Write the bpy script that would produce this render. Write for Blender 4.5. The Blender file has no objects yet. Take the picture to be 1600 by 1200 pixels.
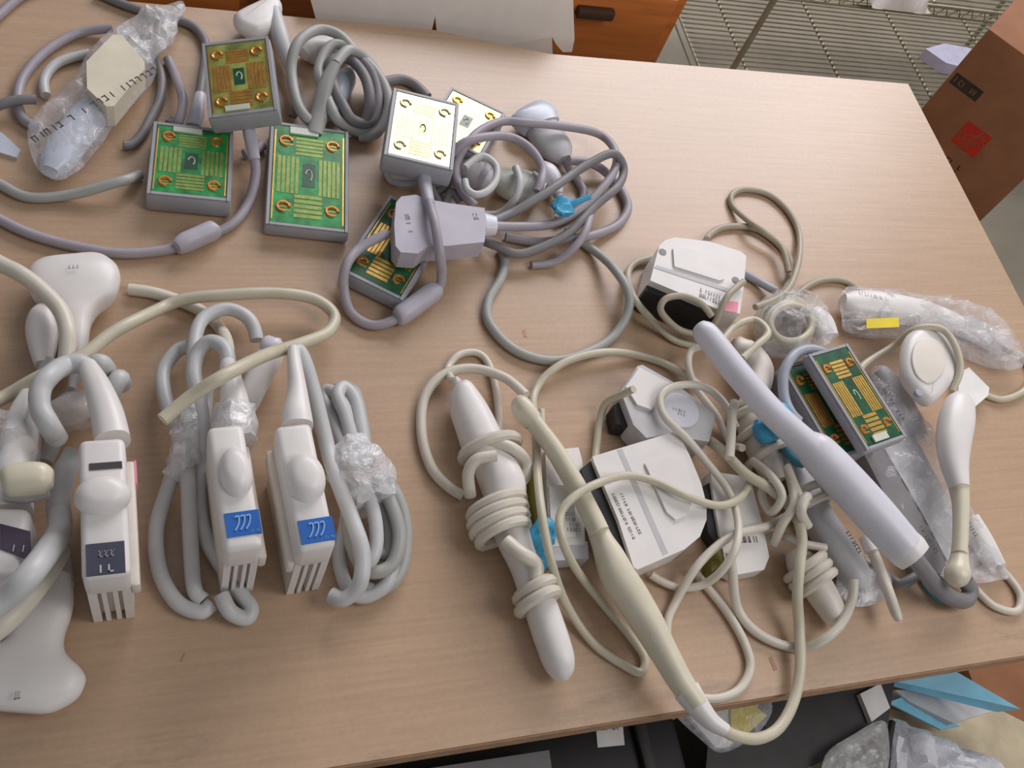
import bpy, bmesh, math, random
from mathutils import Vector, Matrix, noise
random.seed(7)
SC = bpy.context.scene
COL = SC.collection
TZ = 0.74                       # table top height above the floor
# ------------------------------------------------------------------ camera
F = 1555.0
CX = Vector((0.94209824, -0.03304855, 0.3337045))      # world X seen in camera axes (right, down, forward)
CY = Vector((-0.19373713, -0.86588949, 0.46119552))
CZ = Vector((0.27370938, -0.49914245, -0.8221557))
CAMH = 0.75                     # camera height above the table top
cam_data = bpy.data.cameras.new('camera'); cam = bpy.data.objects.new('camera', cam_data); COL.objects.link(cam)
cam_data.sensor_width = 36; cam_data.lens = 36 * F / 1600; cam_data.clip_start = 0.02
cam.matrix_world = Matrix(((CX.x, -CX.y, -CX.z, 0), (CY.x, -CY.y, -CY.z, 0), (CZ.x, -CZ.y, -CZ.z, TZ + CAMH), (0, 0, 0, 1)))
SC.camera = cam
# ------------------------------------------------------------------ light
world = bpy.data.worlds.new('room_light'); SC.world = world; world.use_nodes = True
bg = world.node_tree.nodes['Background']; bg.inputs[0].default_value = (0.92, 0.95, 1.0, 1); bg.inputs[1].default_value = 0.29
def area(name, loc, target, sx, sy, power, col):
    l = bpy.data.lights.new(name, 'AREA'); l.shape = 'RECTANGLE'; l.size = sx; l.size_y = sy; l.energy = power; l.color = col
    o = bpy.data.objects.new(name, l); COL.objects.link(o); o.location = loc
    o.rotation_euler = (Vector(target) - Vector(loc)).to_track_quat('-Z', 'Y').to_euler(); return o
area('window_daylight', (1.75, 3.0, TZ + 1.75), (0.5, 0.55, TZ), 2.6, 1.5, 112, (1.0, 0.96, 0.99))
area('rear_fill', (0.9, -2.4, TZ + 0.75), (0.5, 0.6, TZ - 0.2), 2.2, 1.2, 10, (1.0, 0.96, 0.92))  # unseen fill added to brighten upright faces turned toward the camera
area('overhead_fill', (1.3, -0.1, TZ + 1.5), (0.8, 0.9, TZ), 0.9, 0.9, 15, (1.0, 0.96, 0.93))  # unseen fill placed overhead to brighten the foam panel and cabinet
SC.view_settings.view_transform = 'Standard'; SC.view_settings.look = 'None'; SC.view_settings.gamma = 1.0
SC.view_settings.use_curve_mapping = False; SC.view_settings.exposure = -0.30

# ------------------------------------------------------------------ measuring helpers
def ray(px, py):
    a, b, c = px - 800.0, py - 600.0, F
    return Vector((CX.x*a + CX.y*b + CX.z*c, CY.x*a + CY.y*b + CY.z*c, CZ.x*a + CZ.y*b + CZ.z*c))
def W(px, py, h=0.0):           # point at height h above the table top
    d = ray(px, py); t = (h - CAMH) / d.z
    return Vector((d.x*t, d.y*t, h + TZ))
def WY(px, py, y):              # point on the upright plane at depth y
    d = ray(px, py); t = y / d.y
    return Vector((d.x*t, y, CAMH + TZ + d.z*t))
def S(px, py, h=0.0):           # metres per pixel there
    return (W(px, py, h) - Vector((0, 0, TZ + CAMH))).length / math.sqrt((px-800)**2 + (py-600)**2 + F*F)
# ------------------------------------------------------------------ materials
M = {}
def srgb(r, g, b):
    f = lambda c: (c/255/12.92) if c/255 <= 0.04045 else ((c/255+0.055)/1.055)**2.4
    return (f(r), f(g), f(b), 1)
def mat(name, rgb, rough=0.5, metal=0.0, var=0.06, scale=40.0, bump=0.0, spec=0.5, coat=0.0, stretch=None, detail=3.0):
    m = bpy.data.materials.new(name); m.use_nodes = True; nt = m.node_tree; p = nt.nodes['Principled BSDF']
    c = srgb(*rgb)
    tc = nt.nodes.new('ShaderNodeTexCoord'); mp = nt.nodes.new('ShaderNodeMapping'); nt.links.new(tc.outputs['Object'], mp.inputs[0])
    if stretch: mp.inputs['Scale'].default_value = stretch
    nz = nt.nodes.new('ShaderNodeTexNoise'); nz.inputs['Scale'].default_value = scale; nz.inputs['Detail'].default_value = detail
    nt.links.new(mp.outputs[0], nz.inputs['Vector'])
    rp = nt.nodes.new('ShaderNodeValToRGB'); rp.color_ramp.elements[0].position = 0.3; rp.color_ramp.elements[1].position = 0.7
    rp.color_ramp.elements[0].color = tuple(x*(1-var*1.6) for x in c[:3]) + (1,)
    rp.color_ramp.elements[1].color = tuple(min(1, x*(1+var)) for x in c[:3]) + (1,)
    nt.links.new(nz.outputs['Fac'], rp.inputs[0]); nt.links.new(rp.outputs[0], p.inputs['Base Color'])
    p.inputs['Roughness'].default_value = rough; p.inputs['Metallic'].default_value = metal
    p.inputs['Specular IOR Level'].default_value = spec; p.inputs['Coat Weight'].default_value = coat; p.inputs['Coat Roughness'].default_value = 0.12
    if bump:
        b = nt.nodes.new('ShaderNodeBump'); b.inputs['Strength'].default_value = bump; b.inputs['Distance'].default_value = 0.002
        nt.links.new(nz.outputs['Fac'], b.inputs['Height']); nt.links.new(b.outputs[0], p.inputs['Normal'])
    M[name] = m; return m
mat('white', (226, 221, 218), 0.38, var=0.03); mat('warm_white', (222, 214, 204), 0.4, var=0.04)
mat('cream', (224, 214, 192), 0.45, var=0.05); mat('ivory', (214, 206, 184), 0.35, var=0.04)
mat('lavender', (214, 212, 221), 0.35, var=0.03); mat('grey_white', (190, 188, 190), 0.42, var=0.05)
mat('pale_blue', (198, 203, 216), 0.3, var=0.04)
mat('cable_violet', (162, 154, 162), 0.45, var=0.06); mat('cable_dark', (128, 124, 126), 0.5, var=0.08)
mat('cable_grey', (194, 194, 194), 0.42, var=0.05); mat('cable_mid', (166, 166, 162), 0.45, var=0.05)
mat('cable_beige', (198, 190, 168), 0.4, var=0.05); mat('cable_cream', (212, 204, 190), 0.4, var=0.05)
mat('cable_taupe', (172, 162, 142), 0.45, var=0.05); mat('cable_blue', (164, 168, 180), 0.4, var=0.05)
mat('plastic_violet', (182, 177, 188), 0.45, var=0.05); mat('housing', (160, 160, 165), 0.45, var=0.06)
mat('board_green', (24, 146, 70), 0.35, var=0.35, scale=90, coat=0.35); mat('board_dark', (16, 84, 50), 0.35, var=0.3, scale=90, coat=0.35)
mat('board_olive', (140, 146, 70), 0.35, var=0.35, scale=60, coat=0.3)
mat('gold', (222, 178, 92), 0.33, metal=0.75, var=0.12, scale=200); mat('copper', (206, 142, 70), 0.35, metal=0.7, var=0.15, scale=150)
mat('trace', (140, 156, 80), 0.4, metal=0.35, var=0.15, scale=200)
mat('board_glare', (196, 182, 130), 0.3, metal=0.6, var=0.15, scale=120); mat('gold_glare', (240, 226, 190), 0.3, metal=0.85, var=0.1, scale=120)  # pale golds with window glare put into the colour
mat('slot_white', (206, 210, 196), 0.5)
mat('black', (24, 23, 24), 0.5, var=0.2); mat('charcoal', (44, 42, 42), 0.55, var=0.2); mat('ink', (70, 66, 68), 0.7)
mat('ink_faint', (150, 146, 148), 0.7); mat('socket', (52, 48, 50), 0.6, var=0.25)
mat('label_blue', (34, 98, 178), 0.45, var=0.08); mat('label_light', (128, 168, 220), 0.5); mat('label_dark', (70, 70, 88), 0.45, var=0.1)
mat('label_plum', (74, 62, 78), 0.45); mat('label_grey', (188, 190, 198), 0.5); mat('label_paper', (232, 230, 228), 0.6)
mat('tie_blue', (72, 166, 206), 0.4, var=0.1); mat('tie_teal', (72, 134, 156), 0.5); mat('yellow', (226, 204, 34), 0.5); mat('pink', (240, 150, 168), 0.55); mat('olive', (120, 112, 40), 0.6)
mat('cabinet_wood', (184, 106, 46), 0.45, var=0.14, scale=6, stretch=(1.2, 12, 14), bump=0.05); mat('cabinet_dark', (62, 40, 24), 0.6)
mat('foam_board', (224, 216, 208), 0.75, var=0.03); mat('cardboard', (146, 98, 66), 0.8, var=0.08, scale=20); mat('print_red', (196, 46, 26), 0.75, var=0.1, scale=150)
mat('print_dark', (58, 48, 36), 0.8, var=0.15); mat('rack_metal', (158, 150, 126), 0.4, metal=0.3, var=0.1); mat('cloth_white', (232, 228, 224), 0.85, bump=0.4, scale=60)
mat('sheet_lilac', (208, 206, 230), 0.5); mat('folder_blue', (128, 196, 222), 0.35, var=0.08); mat('brown_paper', (186, 172, 144), 0.7, var=0.1)
mat('table_edge', (176, 136, 104), 0.6, var=0.12, scale=60); mat('steel', (120, 118, 116), 0.4, metal=0.6)
# table laminate: pale wood with fine streaks along its length, blotched wear
YF_LOCAL = 0.115 - 0.5         # front edge in the table's own coordinates
def table_mat():
    m = mat('table_top', (190, 160, 132), 0.36, spec=0.75, var=0.05, scale=5.0, stretch=(2.0, 55, 1), bump=0.02, detail=6)
    nt = m.node_tree; p = nt.nodes['Principled BSDF']
    tc = nt.nodes['Texture Coordinate']
    n2 = nt.nodes.new('ShaderNodeTexNoise'); n2.inputs['Scale'].default_value = 3.0; n2.inputs['Detail'].default_value = 4
    nt.links.new(tc.outputs['Object'], n2.inputs['Vector'])
    r2 = nt.nodes.new('ShaderNodeValToRGB'); r2.color_ramp.elements[0].color = (0.90, 0.87, 0.85, 1); r2.color_ramp.elements[1].color = (1.0, 1.0, 1.0, 1)
    r2.color_ramp.elements[0].position = 0.3; r2.color_ramp.elements[1].position = 0.65
    nt.links.new(n2.outputs['Fac'], r2.inputs[0])
    n3 = nt.nodes.new('ShaderNodeTexNoise'); n3.inputs['Scale'].default_value = 260; nt.links.new(tc.outputs['Object'], n3.inputs['Vector'])
    r3 = nt.nodes.new('ShaderNodeValToRGB'); r3.color_ramp.elements[0].color = (0.90, 0.88, 0.86, 1); r3.color_ramp.elements[1].color = (1.04, 1.04, 1.04, 1)
    nt.links.new(n3.outputs['Fac'], r3.inputs[0])
    rp = nt.nodes['Color Ramp']
    def mul(a, b):
        x = nt.nodes.new('ShaderNodeMix'); x.data_type = 'RGBA'; x.blend_type = 'MULTIPLY'; x.inputs[0].default_value = 1
        nt.links.new(a, x.inputs[6]); nt.links.new(b, x.inputs[7]); return x.outputs[2]
    # grey scuffs and pencil dirt in a band along the front edge
    sx = nt.nodes.new('ShaderNodeSeparateXYZ'); nt.links.new(tc.outputs['Object'], sx.inputs[0])
    band = nt.nodes.new('ShaderNodeMapRange'); band.inputs[1].default_value = YF_LOCAL+0.012; band.inputs[2].default_value = YF_LOCAL+0.05; band.inputs[3].default_value = 1; band.inputs[4].default_value = 0
    nt.links.new(sx.outputs[1], band.inputs[0])
    n4 = nt.nodes.new('ShaderNodeTexNoise'); n4.inputs['Scale'].default_value = 9; n4.inputs['Detail'].default_value = 8; n4.inputs['Roughness'].default_value = 0.75
    mp4 = nt.nodes.new('ShaderNodeMapping'); mp4.inputs['Scale'].default_value = (1, 4, 1); nt.links.new(tc.outputs['Object'], mp4.inputs[0]); nt.links.new(mp4.outputs[0], n4.inputs['Vector'])
    g4 = nt.nodes.new('ShaderNodeMapRange'); g4.inputs[1].default_value = 0.52; g4.inputs[2].default_value = 0.68; nt.links.new(n4.outputs['Fac'], g4.inputs[0])
    mm = nt.nodes.new('ShaderNodeMath'); mm.operation = 'MULTIPLY'; nt.links.new(band.outputs[0], mm.inputs[0]); nt.links.new(g4.outputs[0], mm.inputs[1])
    m5 = nt.nodes.new('ShaderNodeMath'); m5.operation = 'MULTIPLY'; m5.inputs[1].default_value = 0.45; nt.links.new(mm.outputs[0], m5.inputs[0])
    dx = nt.nodes.new('ShaderNodeMix'); dx.data_type = 'RGBA'; nt.links.new(m5.outputs[0], dx.inputs[0])
    nt.links.new(mul(mul(rp.outputs[0], r2.outputs[0]), r3.outputs[0]), dx.inputs[6]); dx.inputs[7].default_value = srgb(96, 84, 74)
    nt.links.new(dx.outputs[2], p.inputs['Base Color'])
table_mat()
mat('floor_tile', (138, 129, 112), 0.5, var=0.08, scale=8)
def clear_mat(name, fac, tint, scale=55, rough=0.1, bump=0.7, streak=0.3):
    m = bpy.data.materials.new(name); m.use_nodes = True; nt = m.node_tree; p = nt.nodes['Principled BSDF']; out = nt.nodes['Material Output']
    p.inputs['Base Color'].default_value = tint; p.inputs['Roughness'].default_value = rough; p.inputs['Specular IOR Level'].default_value = 1.0
    tr = nt.nodes.new('ShaderNodeBsdfTransparent'); tr.inputs[0].default_value = (0.97, 0.97, 0.97, 1)
    mx = nt.nodes.new('ShaderNodeMixShader'); tc = nt.nodes.new('ShaderNodeTexCoord'); nz = nt.nodes.new('ShaderNodeTexNoise')
    nz.inputs['Scale'].default_value = scale; nz.inputs['Detail'].default_value = 4; nz.inputs['Distortion'].default_value = 1.2
    nt.links.new(tc.outputs['Object'], nz.inputs['Vector'])
    b = nt.nodes.new('ShaderNodeBump'); b.inputs['Strength'].default_value = bump; b.inputs['Distance'].default_value = 0.006
    nt.links.new(nz.outputs['Fac'], b.inputs['Height']); nt.links.new(b.outputs[0], p.inputs['Normal'])
    mr = nt.nodes.new('ShaderNodeMapRange'); mr.inputs[1].default_value = 0.4; mr.inputs[2].default_value = 0.75
    mr.inputs[3].default_value = fac; mr.inputs[4].default_value = min(1, fac+streak)
    nt.links.new(nz.outputs['Fac'], mr.inputs[0]); nt.links.new(mr.outputs[0], mx.inputs[0])
    nt.links.new(tr.outputs[0], mx.inputs[1]); nt.links.new(p.outputs[0], mx.inputs[2]); nt.links.new(mx.outputs[0], out.inputs[0])
    M[name] = m
clear_mat('clear_bag', 0.16, (0.85, 0.85, 0.9, 1)); clear_mat('clear_wrap', 0.42, (0.9, 0.9, 0.92, 1), 70); clear_mat('clear_grey', 0.4, (0.75, 0.75, 0.76, 1))
clear_mat('foil_bag', 0.8, (0.86, 0.86, 0.92, 1), 25, 0.2, 0.9)

# ------------------------------------------------------------------ mesh helpers (all in world metres)
class MB:
    def __init__(s): s.v = []; s.f = []
    def add(s, vs, fs):
        o = len(s.v); s.v += [tuple(v) for v in vs]; s.f += [tuple(i+o for i in f) for f in fs]; return s
    def bm(s, b):
        b.verts.index_update(); s.add([v.co.copy() for v in b.verts], [[v.index for v in f.verts] for f in b.faces]); b.free(); return s
    def xf(s, mtx):
        s.v = [tuple(mtx @ Vector(v)) for v in s.v]; return s
def thing(name, label, cat, loc, group=None, kind=None):
    o = bpy.data.objects.new(name, None); COL.objects.link(o); o.location = loc; o.empty_display_size = 0.02
    o['label'] = label; o['category'] = cat
    if group: o['group'] = group
    if kind: o['kind'] = kind
    o['_org'] = list(loc); return o
REG = []                        # every cable with its axis, for settling them at the end
def part(name, mb, m, parent=None, label=None, smooth=True, angle=40, org=None, kind=None):
    me = bpy.data.meshes.new(name)
    if parent is not None: org = Vector(parent['_org'])
    elif org is None:
        org = Vector((sum(v[0] for v in mb.v)/len(mb.v), sum(v[1] for v in mb.v)/len(mb.v), min(v[2] for v in mb.v)))
    me.from_pydata([tuple(Vector(v) - Vector(org)) for v in mb.v], [], mb.f); me.update()
    if smooth:
        me.polygons.foreach_set('use_smooth', [True]*len(me.polygons)); me.set_sharp_from_angle(angle=math.radians(angle))
    me.materials.append(M[m] if isinstance(m, str) else m)
    o = bpy.data.objects.new(name, me); COL.objects.link(o)
    if parent is not None:
        o.parent = parent; o['_org'] = list(org)
        if parent.type == 'MESH': pass
    else: o.location = org; o['_org'] = list(org)
    if getattr(mb, 'path', None): REG.append((o, mb.path, Vector(org)))
    if label: o['label'] = label
    if kind: o['kind'] = kind
    return o
def single(name, mb, m, label, cat, group=None, **k):
    o = part(name, mb, m, None, label, **k); o['category'] = cat
    if group: o['group'] = group
    return o
def catmull(pts, n=8, closed=False):
    P = [Vector(p) for p in pts]; out = []
    L = len(P); rng = L if closed else L-1
    for i in range(rng):
        if closed: a, b, c, d = P[(i-1) % L], P[i], P[(i+1) % L], P[(i+2) % L]
        else: a, b, c, d = P[max(i-1, 0)], P[i], P[i+1], P[min(i+2, L-1)]
        for k in range(n):
            t = k/n; out.append(0.5*((2*b) + (c-a)*t + (2*a-5*b+4*c-d)*t*t + (3*b-a-3*c+d)*t**3))
    if not closed: out.append(P[-1])
    return out
def lerpn(vals, n):             # resample a list of values the way catmull() samples its points (linear)
    out = []
    for i in range(len(vals)-1):
        for k in range(n): out.append(vals[i] + (vals[i+1]-vals[i])*k/n)
    out.append(vals[-1]); return out
def tube_w(P, r, seg=12, closed=False, mb=None):
    mb = mb or MB(); n = len(P); R = r if isinstance(r, (list, tuple)) else [r]*n
    vs, fs = [], []; up = Vector((0, 0, 1)); prev = None
    for i in range(n):
        t = (P[(i+1) % n] - P[i-1]) if closed else (P[min(i+1, n-1)] - P[max(i-1, 0)])
        t = t.normalized() if t.length > 1e-9 else Vector((1, 0, 0))
        if prev is None:
            a = t.cross(up); a = a.normalized() if a.length > 1e-3 else Vector((1, 0, 0))
        else:
            a = prev - t*prev.dot(t); a = a.normalized() if a.length > 1e-6 else t.orthogonal().normalized()
        prev = a; b = t.cross(a)
        for k in range(seg):
            q = 2*math.pi*k/seg; vs.append(P[i] + (a*math.cos(q) + b*math.sin(q))*R[i])
    for i in range(n if closed else n-1):
        j = (i+1) % n
        for k in range(seg): fs.append((i*seg+k, i*seg+(k+1) % seg, j*seg+(k+1) % seg, j*seg+k))
    if not closed: fs.append(tuple(range(seg-1, -1, -1))); fs.append(tuple((n-1)*seg+k for k in range(seg)))
    return mb.add(vs, fs)
def px3(pts, r, h=None):        # pixel triples (x, y[, height of the axis]) to world
    return [W(p[0], p[1], (p[2] if len(p) > 2 else (h if h is not None else r))) for p in pts]
def cable(pts, r, h=None, n=10, closed=False, mb=None, seg=12):
    P = catmull(px3(pts, r, h), n, closed); own = mb is None; mb = tube_w(P, r, seg, closed, mb)
    if own and not closed: mb.path = (P, r, seg)
    return mb
def loft_w(P, ws, hs, n=6, seg=22, ex=2.4, mb=None, cap=True, smoothw=True):
    mb = mb or MB(); Q = catmull(P, n)
    cw = [v.x for v in catmull([Vector((w, 0, 0)) for w in ws], n)] if smoothw else lerpn(ws, n)
    ch = [v.x for v in catmull([Vector((w, 0, 0)) for w in hs], n)] if smoothw else lerpn(hs, n)
    vs, fs = [], []
    for i, p in enumerate(Q):
        t = (Q[min(i+1, len(Q)-1)] - Q[max(i-1, 0)]).normalized()
        a = t.cross(Vector((0, 0, 1))).normalized(); b = a.cross(t).normalized()
        for k in range(seg):
            q = 2*math.pi*k/seg; c, s = math.cos(q), math.sin(q)
            vs.append(p + a*(max(cw[i], 1e-4)/2*math.copysign(abs(c)**(2/ex), c)) + b*(max(ch[i], 1e-4)/2*math.copysign(abs(s)**(2/ex), s)))
    for i in range(len(Q)-1):
        for k in range(seg): fs.append((i*seg+k, i*seg+(k+1) % seg, (i+1)*seg+(k+1) % seg, (i+1)*seg+k))
    if cap: fs.append(tuple(range(seg-1, -1, -1))); fs.append(tuple((len(Q)-1)*seg+k for k in range(seg)))
    return mb.add(vs, fs)
def loft(rows, h, n=6, **k):    # rows: (px, py, width_px, height_mm[, axis height])
    P, ws, hs = [], [], []
    for q in rows:
        hh = q[4] if len(q) > 4 else h
        P.append(W(q[0], q[1], hh)); ws.append(q[2]*S(q[0], q[1], hh)); hs.append(q[3]/1000)
    return loft_w(P, ws, hs, n, **k)
def bevel_bm(b, w, seg=2, angle=30):
    es = [e for e in b.edges if e.is_manifold and e.calc_face_angle(0) > math.radians(angle)]
    if w > 0: bmesh.ops.bevel(b, geom=es, offset=w, segments=seg, profile=0.5, affect='EDGES', clamp_overlap=True)
    return b
def rbox(lx, ly, lz, bev=0.002, mtx=None, seg=2, mb=None, z0=0.0):   # box centred in x, y; from z0 up
    b = bmesh.new(); bmesh.ops.create_cube(b, size=1)
    for v in b.verts: v.co = Vector((v.co.x*lx, v.co.y*ly, (v.co.z+0.5)*lz + z0))
    bevel_bm(b, bev, seg); t = MB().bm(b)
    if mtx is not None: t.xf(mtx)
    if mb is not None: mb.add(t.v, t.f); return mb
    return t
def prism_w(pts, z0, z1, bev=0.0, seg=2, mtx=None):     # pts world xy
    b = bmesh.new(); n = len(pts)
    area2 = sum(pts[i][0]*pts[(i+1) % n][1] - pts[(i+1) % n][0]*pts[i][1] for i in range(n))
    if area2 < 0: pts = pts[::-1]
    lo = [b.verts.new((p[0], p[1], z0)) for p in pts]; hi = [b.verts.new((p[0], p[1], z1)) for p in pts]
    b.faces.new(lo[::-1]); b.faces.new(hi)
    for i in range(n): b.faces.new((lo[i], lo[(i+1) % n], hi[(i+1) % n], hi[i]))
    bevel_bm(b, bev, seg, 20); t = MB().bm(b)
    return t.xf(mtx) if mtx is not None else t
def prism(px, h0, h1, bev=0.002, seg=2): return prism_w([W(p[0], p[1], h1) for p in px], TZ+h0, TZ+h1, bev, seg)
def pillow(px, hmid, thick, r=None, n=5, layers=4):     # rounded slab whose outline is the traced silhouette
    out = catmull([W(p[0], p[1], hmid) for p in px], n, True); N = len(out)
    a2 = sum(out[i].x*out[(i+1) % N].y - out[(i+1) % N].x*out[i].y for i in range(N))
    if a2 < 0: out = out[::-1]
    r = r or thick/2; nor = []
    for i in range(N):
        t = (out[(i+1) % N] - out[i-1]).normalized(); nor.append(Vector((-t.y, t.x, 0)))
    mb = MB(); vs, fs = [], []; prof = []
    for k in range(-layers, layers+1):
        q = math.pi/2*k/layers; prof.append((r*(1-math.cos(q)), thick/2*math.sin(q)))
    for off, z in prof:
        for i in range(N): vs.append(out[i] + nor[i]*off + Vector((0, 0, z)))
    for l in range(len(prof)-1):
        for i in range(N): fs.append((l*N+i, l*N+(i+1) % N, (l+1)*N+(i+1) % N, (l+1)*N+i))
    # crown the top gently
    L = len(prof)-1; c = sum((vs[L*N+i] for i in range(N)), Vector())/N
    fs.append(tuple(L*N+i for i in range(N))); fs.append(tuple(range(N-1, -1, -1)))
    return mb.add(vs, fs)
def bag(px, h0, h1, amp=0.004, rings=9, n=5, seed=0.0, flat=2.5):
    out = catmull([W(p[0], p[1], (h0+h1)/2) for p in px], n, True); N = len(out); c = sum(out, Vector())/N
    mb = MB(); vs, fs = [], []
    for side in (1, -1):
        o = len(vs)
        for k in range(rings+1):
            s = 1 - k/rings*0.985
            for p in out:
                q = c.lerp(p, s); env = (1-s**flat)**0.5
                nz = noise.turbulence(Vector((q.x*38+seed, q.y*38, seed)), 3, False)-0.5
                z = (h1-h0)/2*env*side + nz*amp*(0.4+env)*(1 if side > 0 else 0.3)
                vs.append(Vector((q.x, q.y, max(TZ+h0, TZ+(h0+h1)/2 + z))))
        for k in range(rings):
            for i in range(N):
                f = (o+k*N+i, o+k*N+(i+1) % N, o+(k+1)*N+(i+1) % N, o+(k+1)*N+i); fs.append(f if side > 0 else f[::-1])
        f = tuple(o+rings*N+i for i in range(N)); fs.append(f if side > 0 else f[::-1])
    return mb.add(vs, fs)
def crumple(mb, amp, freq=60, seed=0.0):
    for i, v in enumerate(mb.v):
        q = Vector(v)*freq + Vector((seed, 0, 0)); d = noise.noise_vector(q); mb.v[i] = tuple(Vector(v) + d*amp)
    return mb
def frame(TL, TR, BL):          # orthonormal frame from three world corners, origin at the middle of the quad
    ex = (TR-TL).normalized(); lh = (TL-BL).length; ey = (TL-BL).normalized(); ez = ex.cross(ey).normalized()
    d = (ex+ey).normalized(); e = ez.cross(d); ex = (d-e).normalized(); ey = (d+e).normalized()     # split the error evenly
    lw = (TR-TL).length; o = (TR+BL)/2
    m = Matrix(((ex.x, ey.x, ez.x, o.x), (ex.y, ey.y, ez.y, o.y), (ex.z, ey.z, ez.z, o.z), (0, 0, 0, 1)))
    return m, lw, lh
def strip(mb, mtx, x0, x1, y0, y1, z0, z1):
    vs = [Vector((x, y, z)) for z in (z0, z1) for (x, y) in ((x0, y0), (x1, y0), (x1, y1), (x0, y1))]
    return mb.add([mtx @ v for v in vs], [(0, 3, 2, 1), (4, 5, 6, 7), (0, 1, 5, 4), (1, 2, 6, 5), (2, 3, 7, 6), (3, 0, 4, 7)])
def scribble(mtx, x0, x1, y0, y1, rows=1, n=9, z=0.0003, slant=0.25, seed=1):    # illegible print: short strokes in rows
    rnd = random.Random(seed); mb = MB(); rh = (y1-y0)/rows
    for r in range(rows):
        b = y0 + rh*r + rh*0.15; t = b + rh*0.7; w = (x1-x0)/n
        for i in range(n):
            if rnd.random() < 0.12: continue
            x = x0 + w*i; k = rnd.choice('IIOEL'); sw = w*0.22; s = slant*(t-b)
            def q(ax, ay, bx, by):
                vs = [Vector((ax, ay, z)), Vector((bx, ay, z)), Vector((bx + s*(by-ay)/(t-b), by, z)), Vector((ax + s*(by-ay)/(t-b), by, z))]
                mb.add([mtx @ v for v in vs], [(0, 1, 2, 3)])
            q(x+w*0.1, b, x+w*0.1+sw, t)
            if k in 'OE': q(x+w*0.1, b, x+w*0.8, b+(t-b)*0.2)
            if k == 'O': q(x+w*0.6, b, x+w*0.6+sw, t)
            if k == 'E': q(x+w*0.1, t-(t-b)*0.2, x+w*0.8, t)
            if k == 'L': q(x+w*0.1, b, x+w*0.75, b+(t-b)*0.2)
    return mb
def text_mb(s, size, mtx, align='CENTER'):
    cu = bpy.data.curves.new('txt', 'FONT'); cu.body = s; cu.size = size; cu.align_x = align; cu.align_y = 'CENTER'
    o = bpy.data.objects.new('txt', cu); me = o.to_mesh(); mb = MB()
    mb.add([mtx @ v.co for v in me.vertices], [tuple(p.vertices) for p in me.polygons]); o.to_mesh_clear()
    bpy.data.objects.remove(o); bpy.data.curves.remove(cu); return mb
def join(*mbs):
    o = MB()
    for m in mbs: o.add(m.v, m.f)
    return o
def disc_mb(c, rx, ry, rotz, z0, z1, bev=0.003, n=28, seg=3):
    pts = []
    for i in range(n):
        q = 2*math.pi*i/n; x, y = rx*math.cos(q), ry*math.sin(q)
        pts.append((c.x + x*math.cos(rotz) - y*math.sin(rotz), c.y + x*math.sin(rotz) + y*math.cos(rotz)))
    return prism_w(pts, z0, z1, bev, seg)

# ================================================================== THE SETTING
fl = MB().add([(-1.6, -0.9, 0), (3.6, -0.9, 0), (3.6, 3.2, 0), (-1.6, 3.2, 0)], [(0, 1, 2, 3)])
o = part('floor', fl, 'floor_tile', smooth=False, org=(0, 0, 0), kind='structure'); o['label'] = 'tan floor under the table'
# ---- work table
XR, YF, YB = 0.958, 0.115, 0.860
t = thing('work_table', 'pale wood laminate work table with worn edges carrying all the probes', 'table', (0.2, 0.5, 0))
outline = [(-1.0, YF), (XR, YF), (XR, YB), (0.44, YB), (0.30, 0.884), (-1.0, 0.890)]
part('table_top', prism_w(outline, TZ-0.028, TZ, 0.0015, 1), 'table_top', t)
part('edge_band', join(rbox(1.955, 0.0012, 0.022, 0.0, Matrix.Translation((-0.021, YF-0.0007, TZ-0.025))), rbox(0.0012, 0.74, 0.022, 0, Matrix.Translation((XR+0.0007, 0.4875, TZ-0.025)))), 'table_edge', t)
for (x, y) in ((-0.93, 0.2), (0.89, 0.2), (-0.93, 0.79), (0.89, 0.79)):
    part('leg', rbox(0.04, 0.04, TZ-0.028, 0.002, Matrix.Translation((x, y, 0))), 'steel', t)
part('apron', join(rbox(1.78, 0.02, 0.05, 0.002, Matrix.Translation((-0.02, 0.79, TZ-0.078))), rbox(1.78, 0.02, 0.05, 0.002, Matrix.Translation((-0.02, 0.2, TZ-0.078)))), 'steel', t)
for q in ([(1201, 1028), (1206, 1026), (1215, 1046), (1209, 1048)], [(816, 516), (821, 514), (824, 526), (819, 527)], [(287, 1022), (290, 1020), (284, 1034), (281, 1034)]):
    part('scratch_mark', prism(q, 0.0, 0.0003, 0), 'table_edge', t, smooth=False)
# ---- orange wooden drawer cabinet behind the table
cx0, cx1, cy = -0.45, 0.652, 0.95
t = thing('drawer_cabinet', 'orange brown wooden drawer cabinet standing behind the table', 'cabinet', ((cx0+cx1)/2, cy+0.22, 0))
part('body', rbox(cx1-cx0, 0.42, TZ+0.035, 0.004, Matrix.Translation(((cx0+cx1)/2, cy+0.225, 0))), 'cabinet_wood', t)
for (a, b) in ((cx0+0.02, 0.1), (0.12, cx1-0.022)):
    for (z0, z1) in ((0.06, 0.32), (0.335, 0.60), (0.612, TZ+0.022)):
        d = part('drawer', rbox(b-a, 0.016, z1-z0, 0.003, Matrix.Translation(((a+b)/2, cy+0.008, z0))), 'cabinet_wood', t)
        hx = (a+b)/2 if a < 0 else 0.523
        part('handle', rbox(0.05, 0.012, 0.014, 0.003, Matrix.Translation((hx, cy-0.005, (z0+z1)/2 if z1 < 0.7 else TZ-0.012))), 'cabinet_dark', d)
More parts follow.
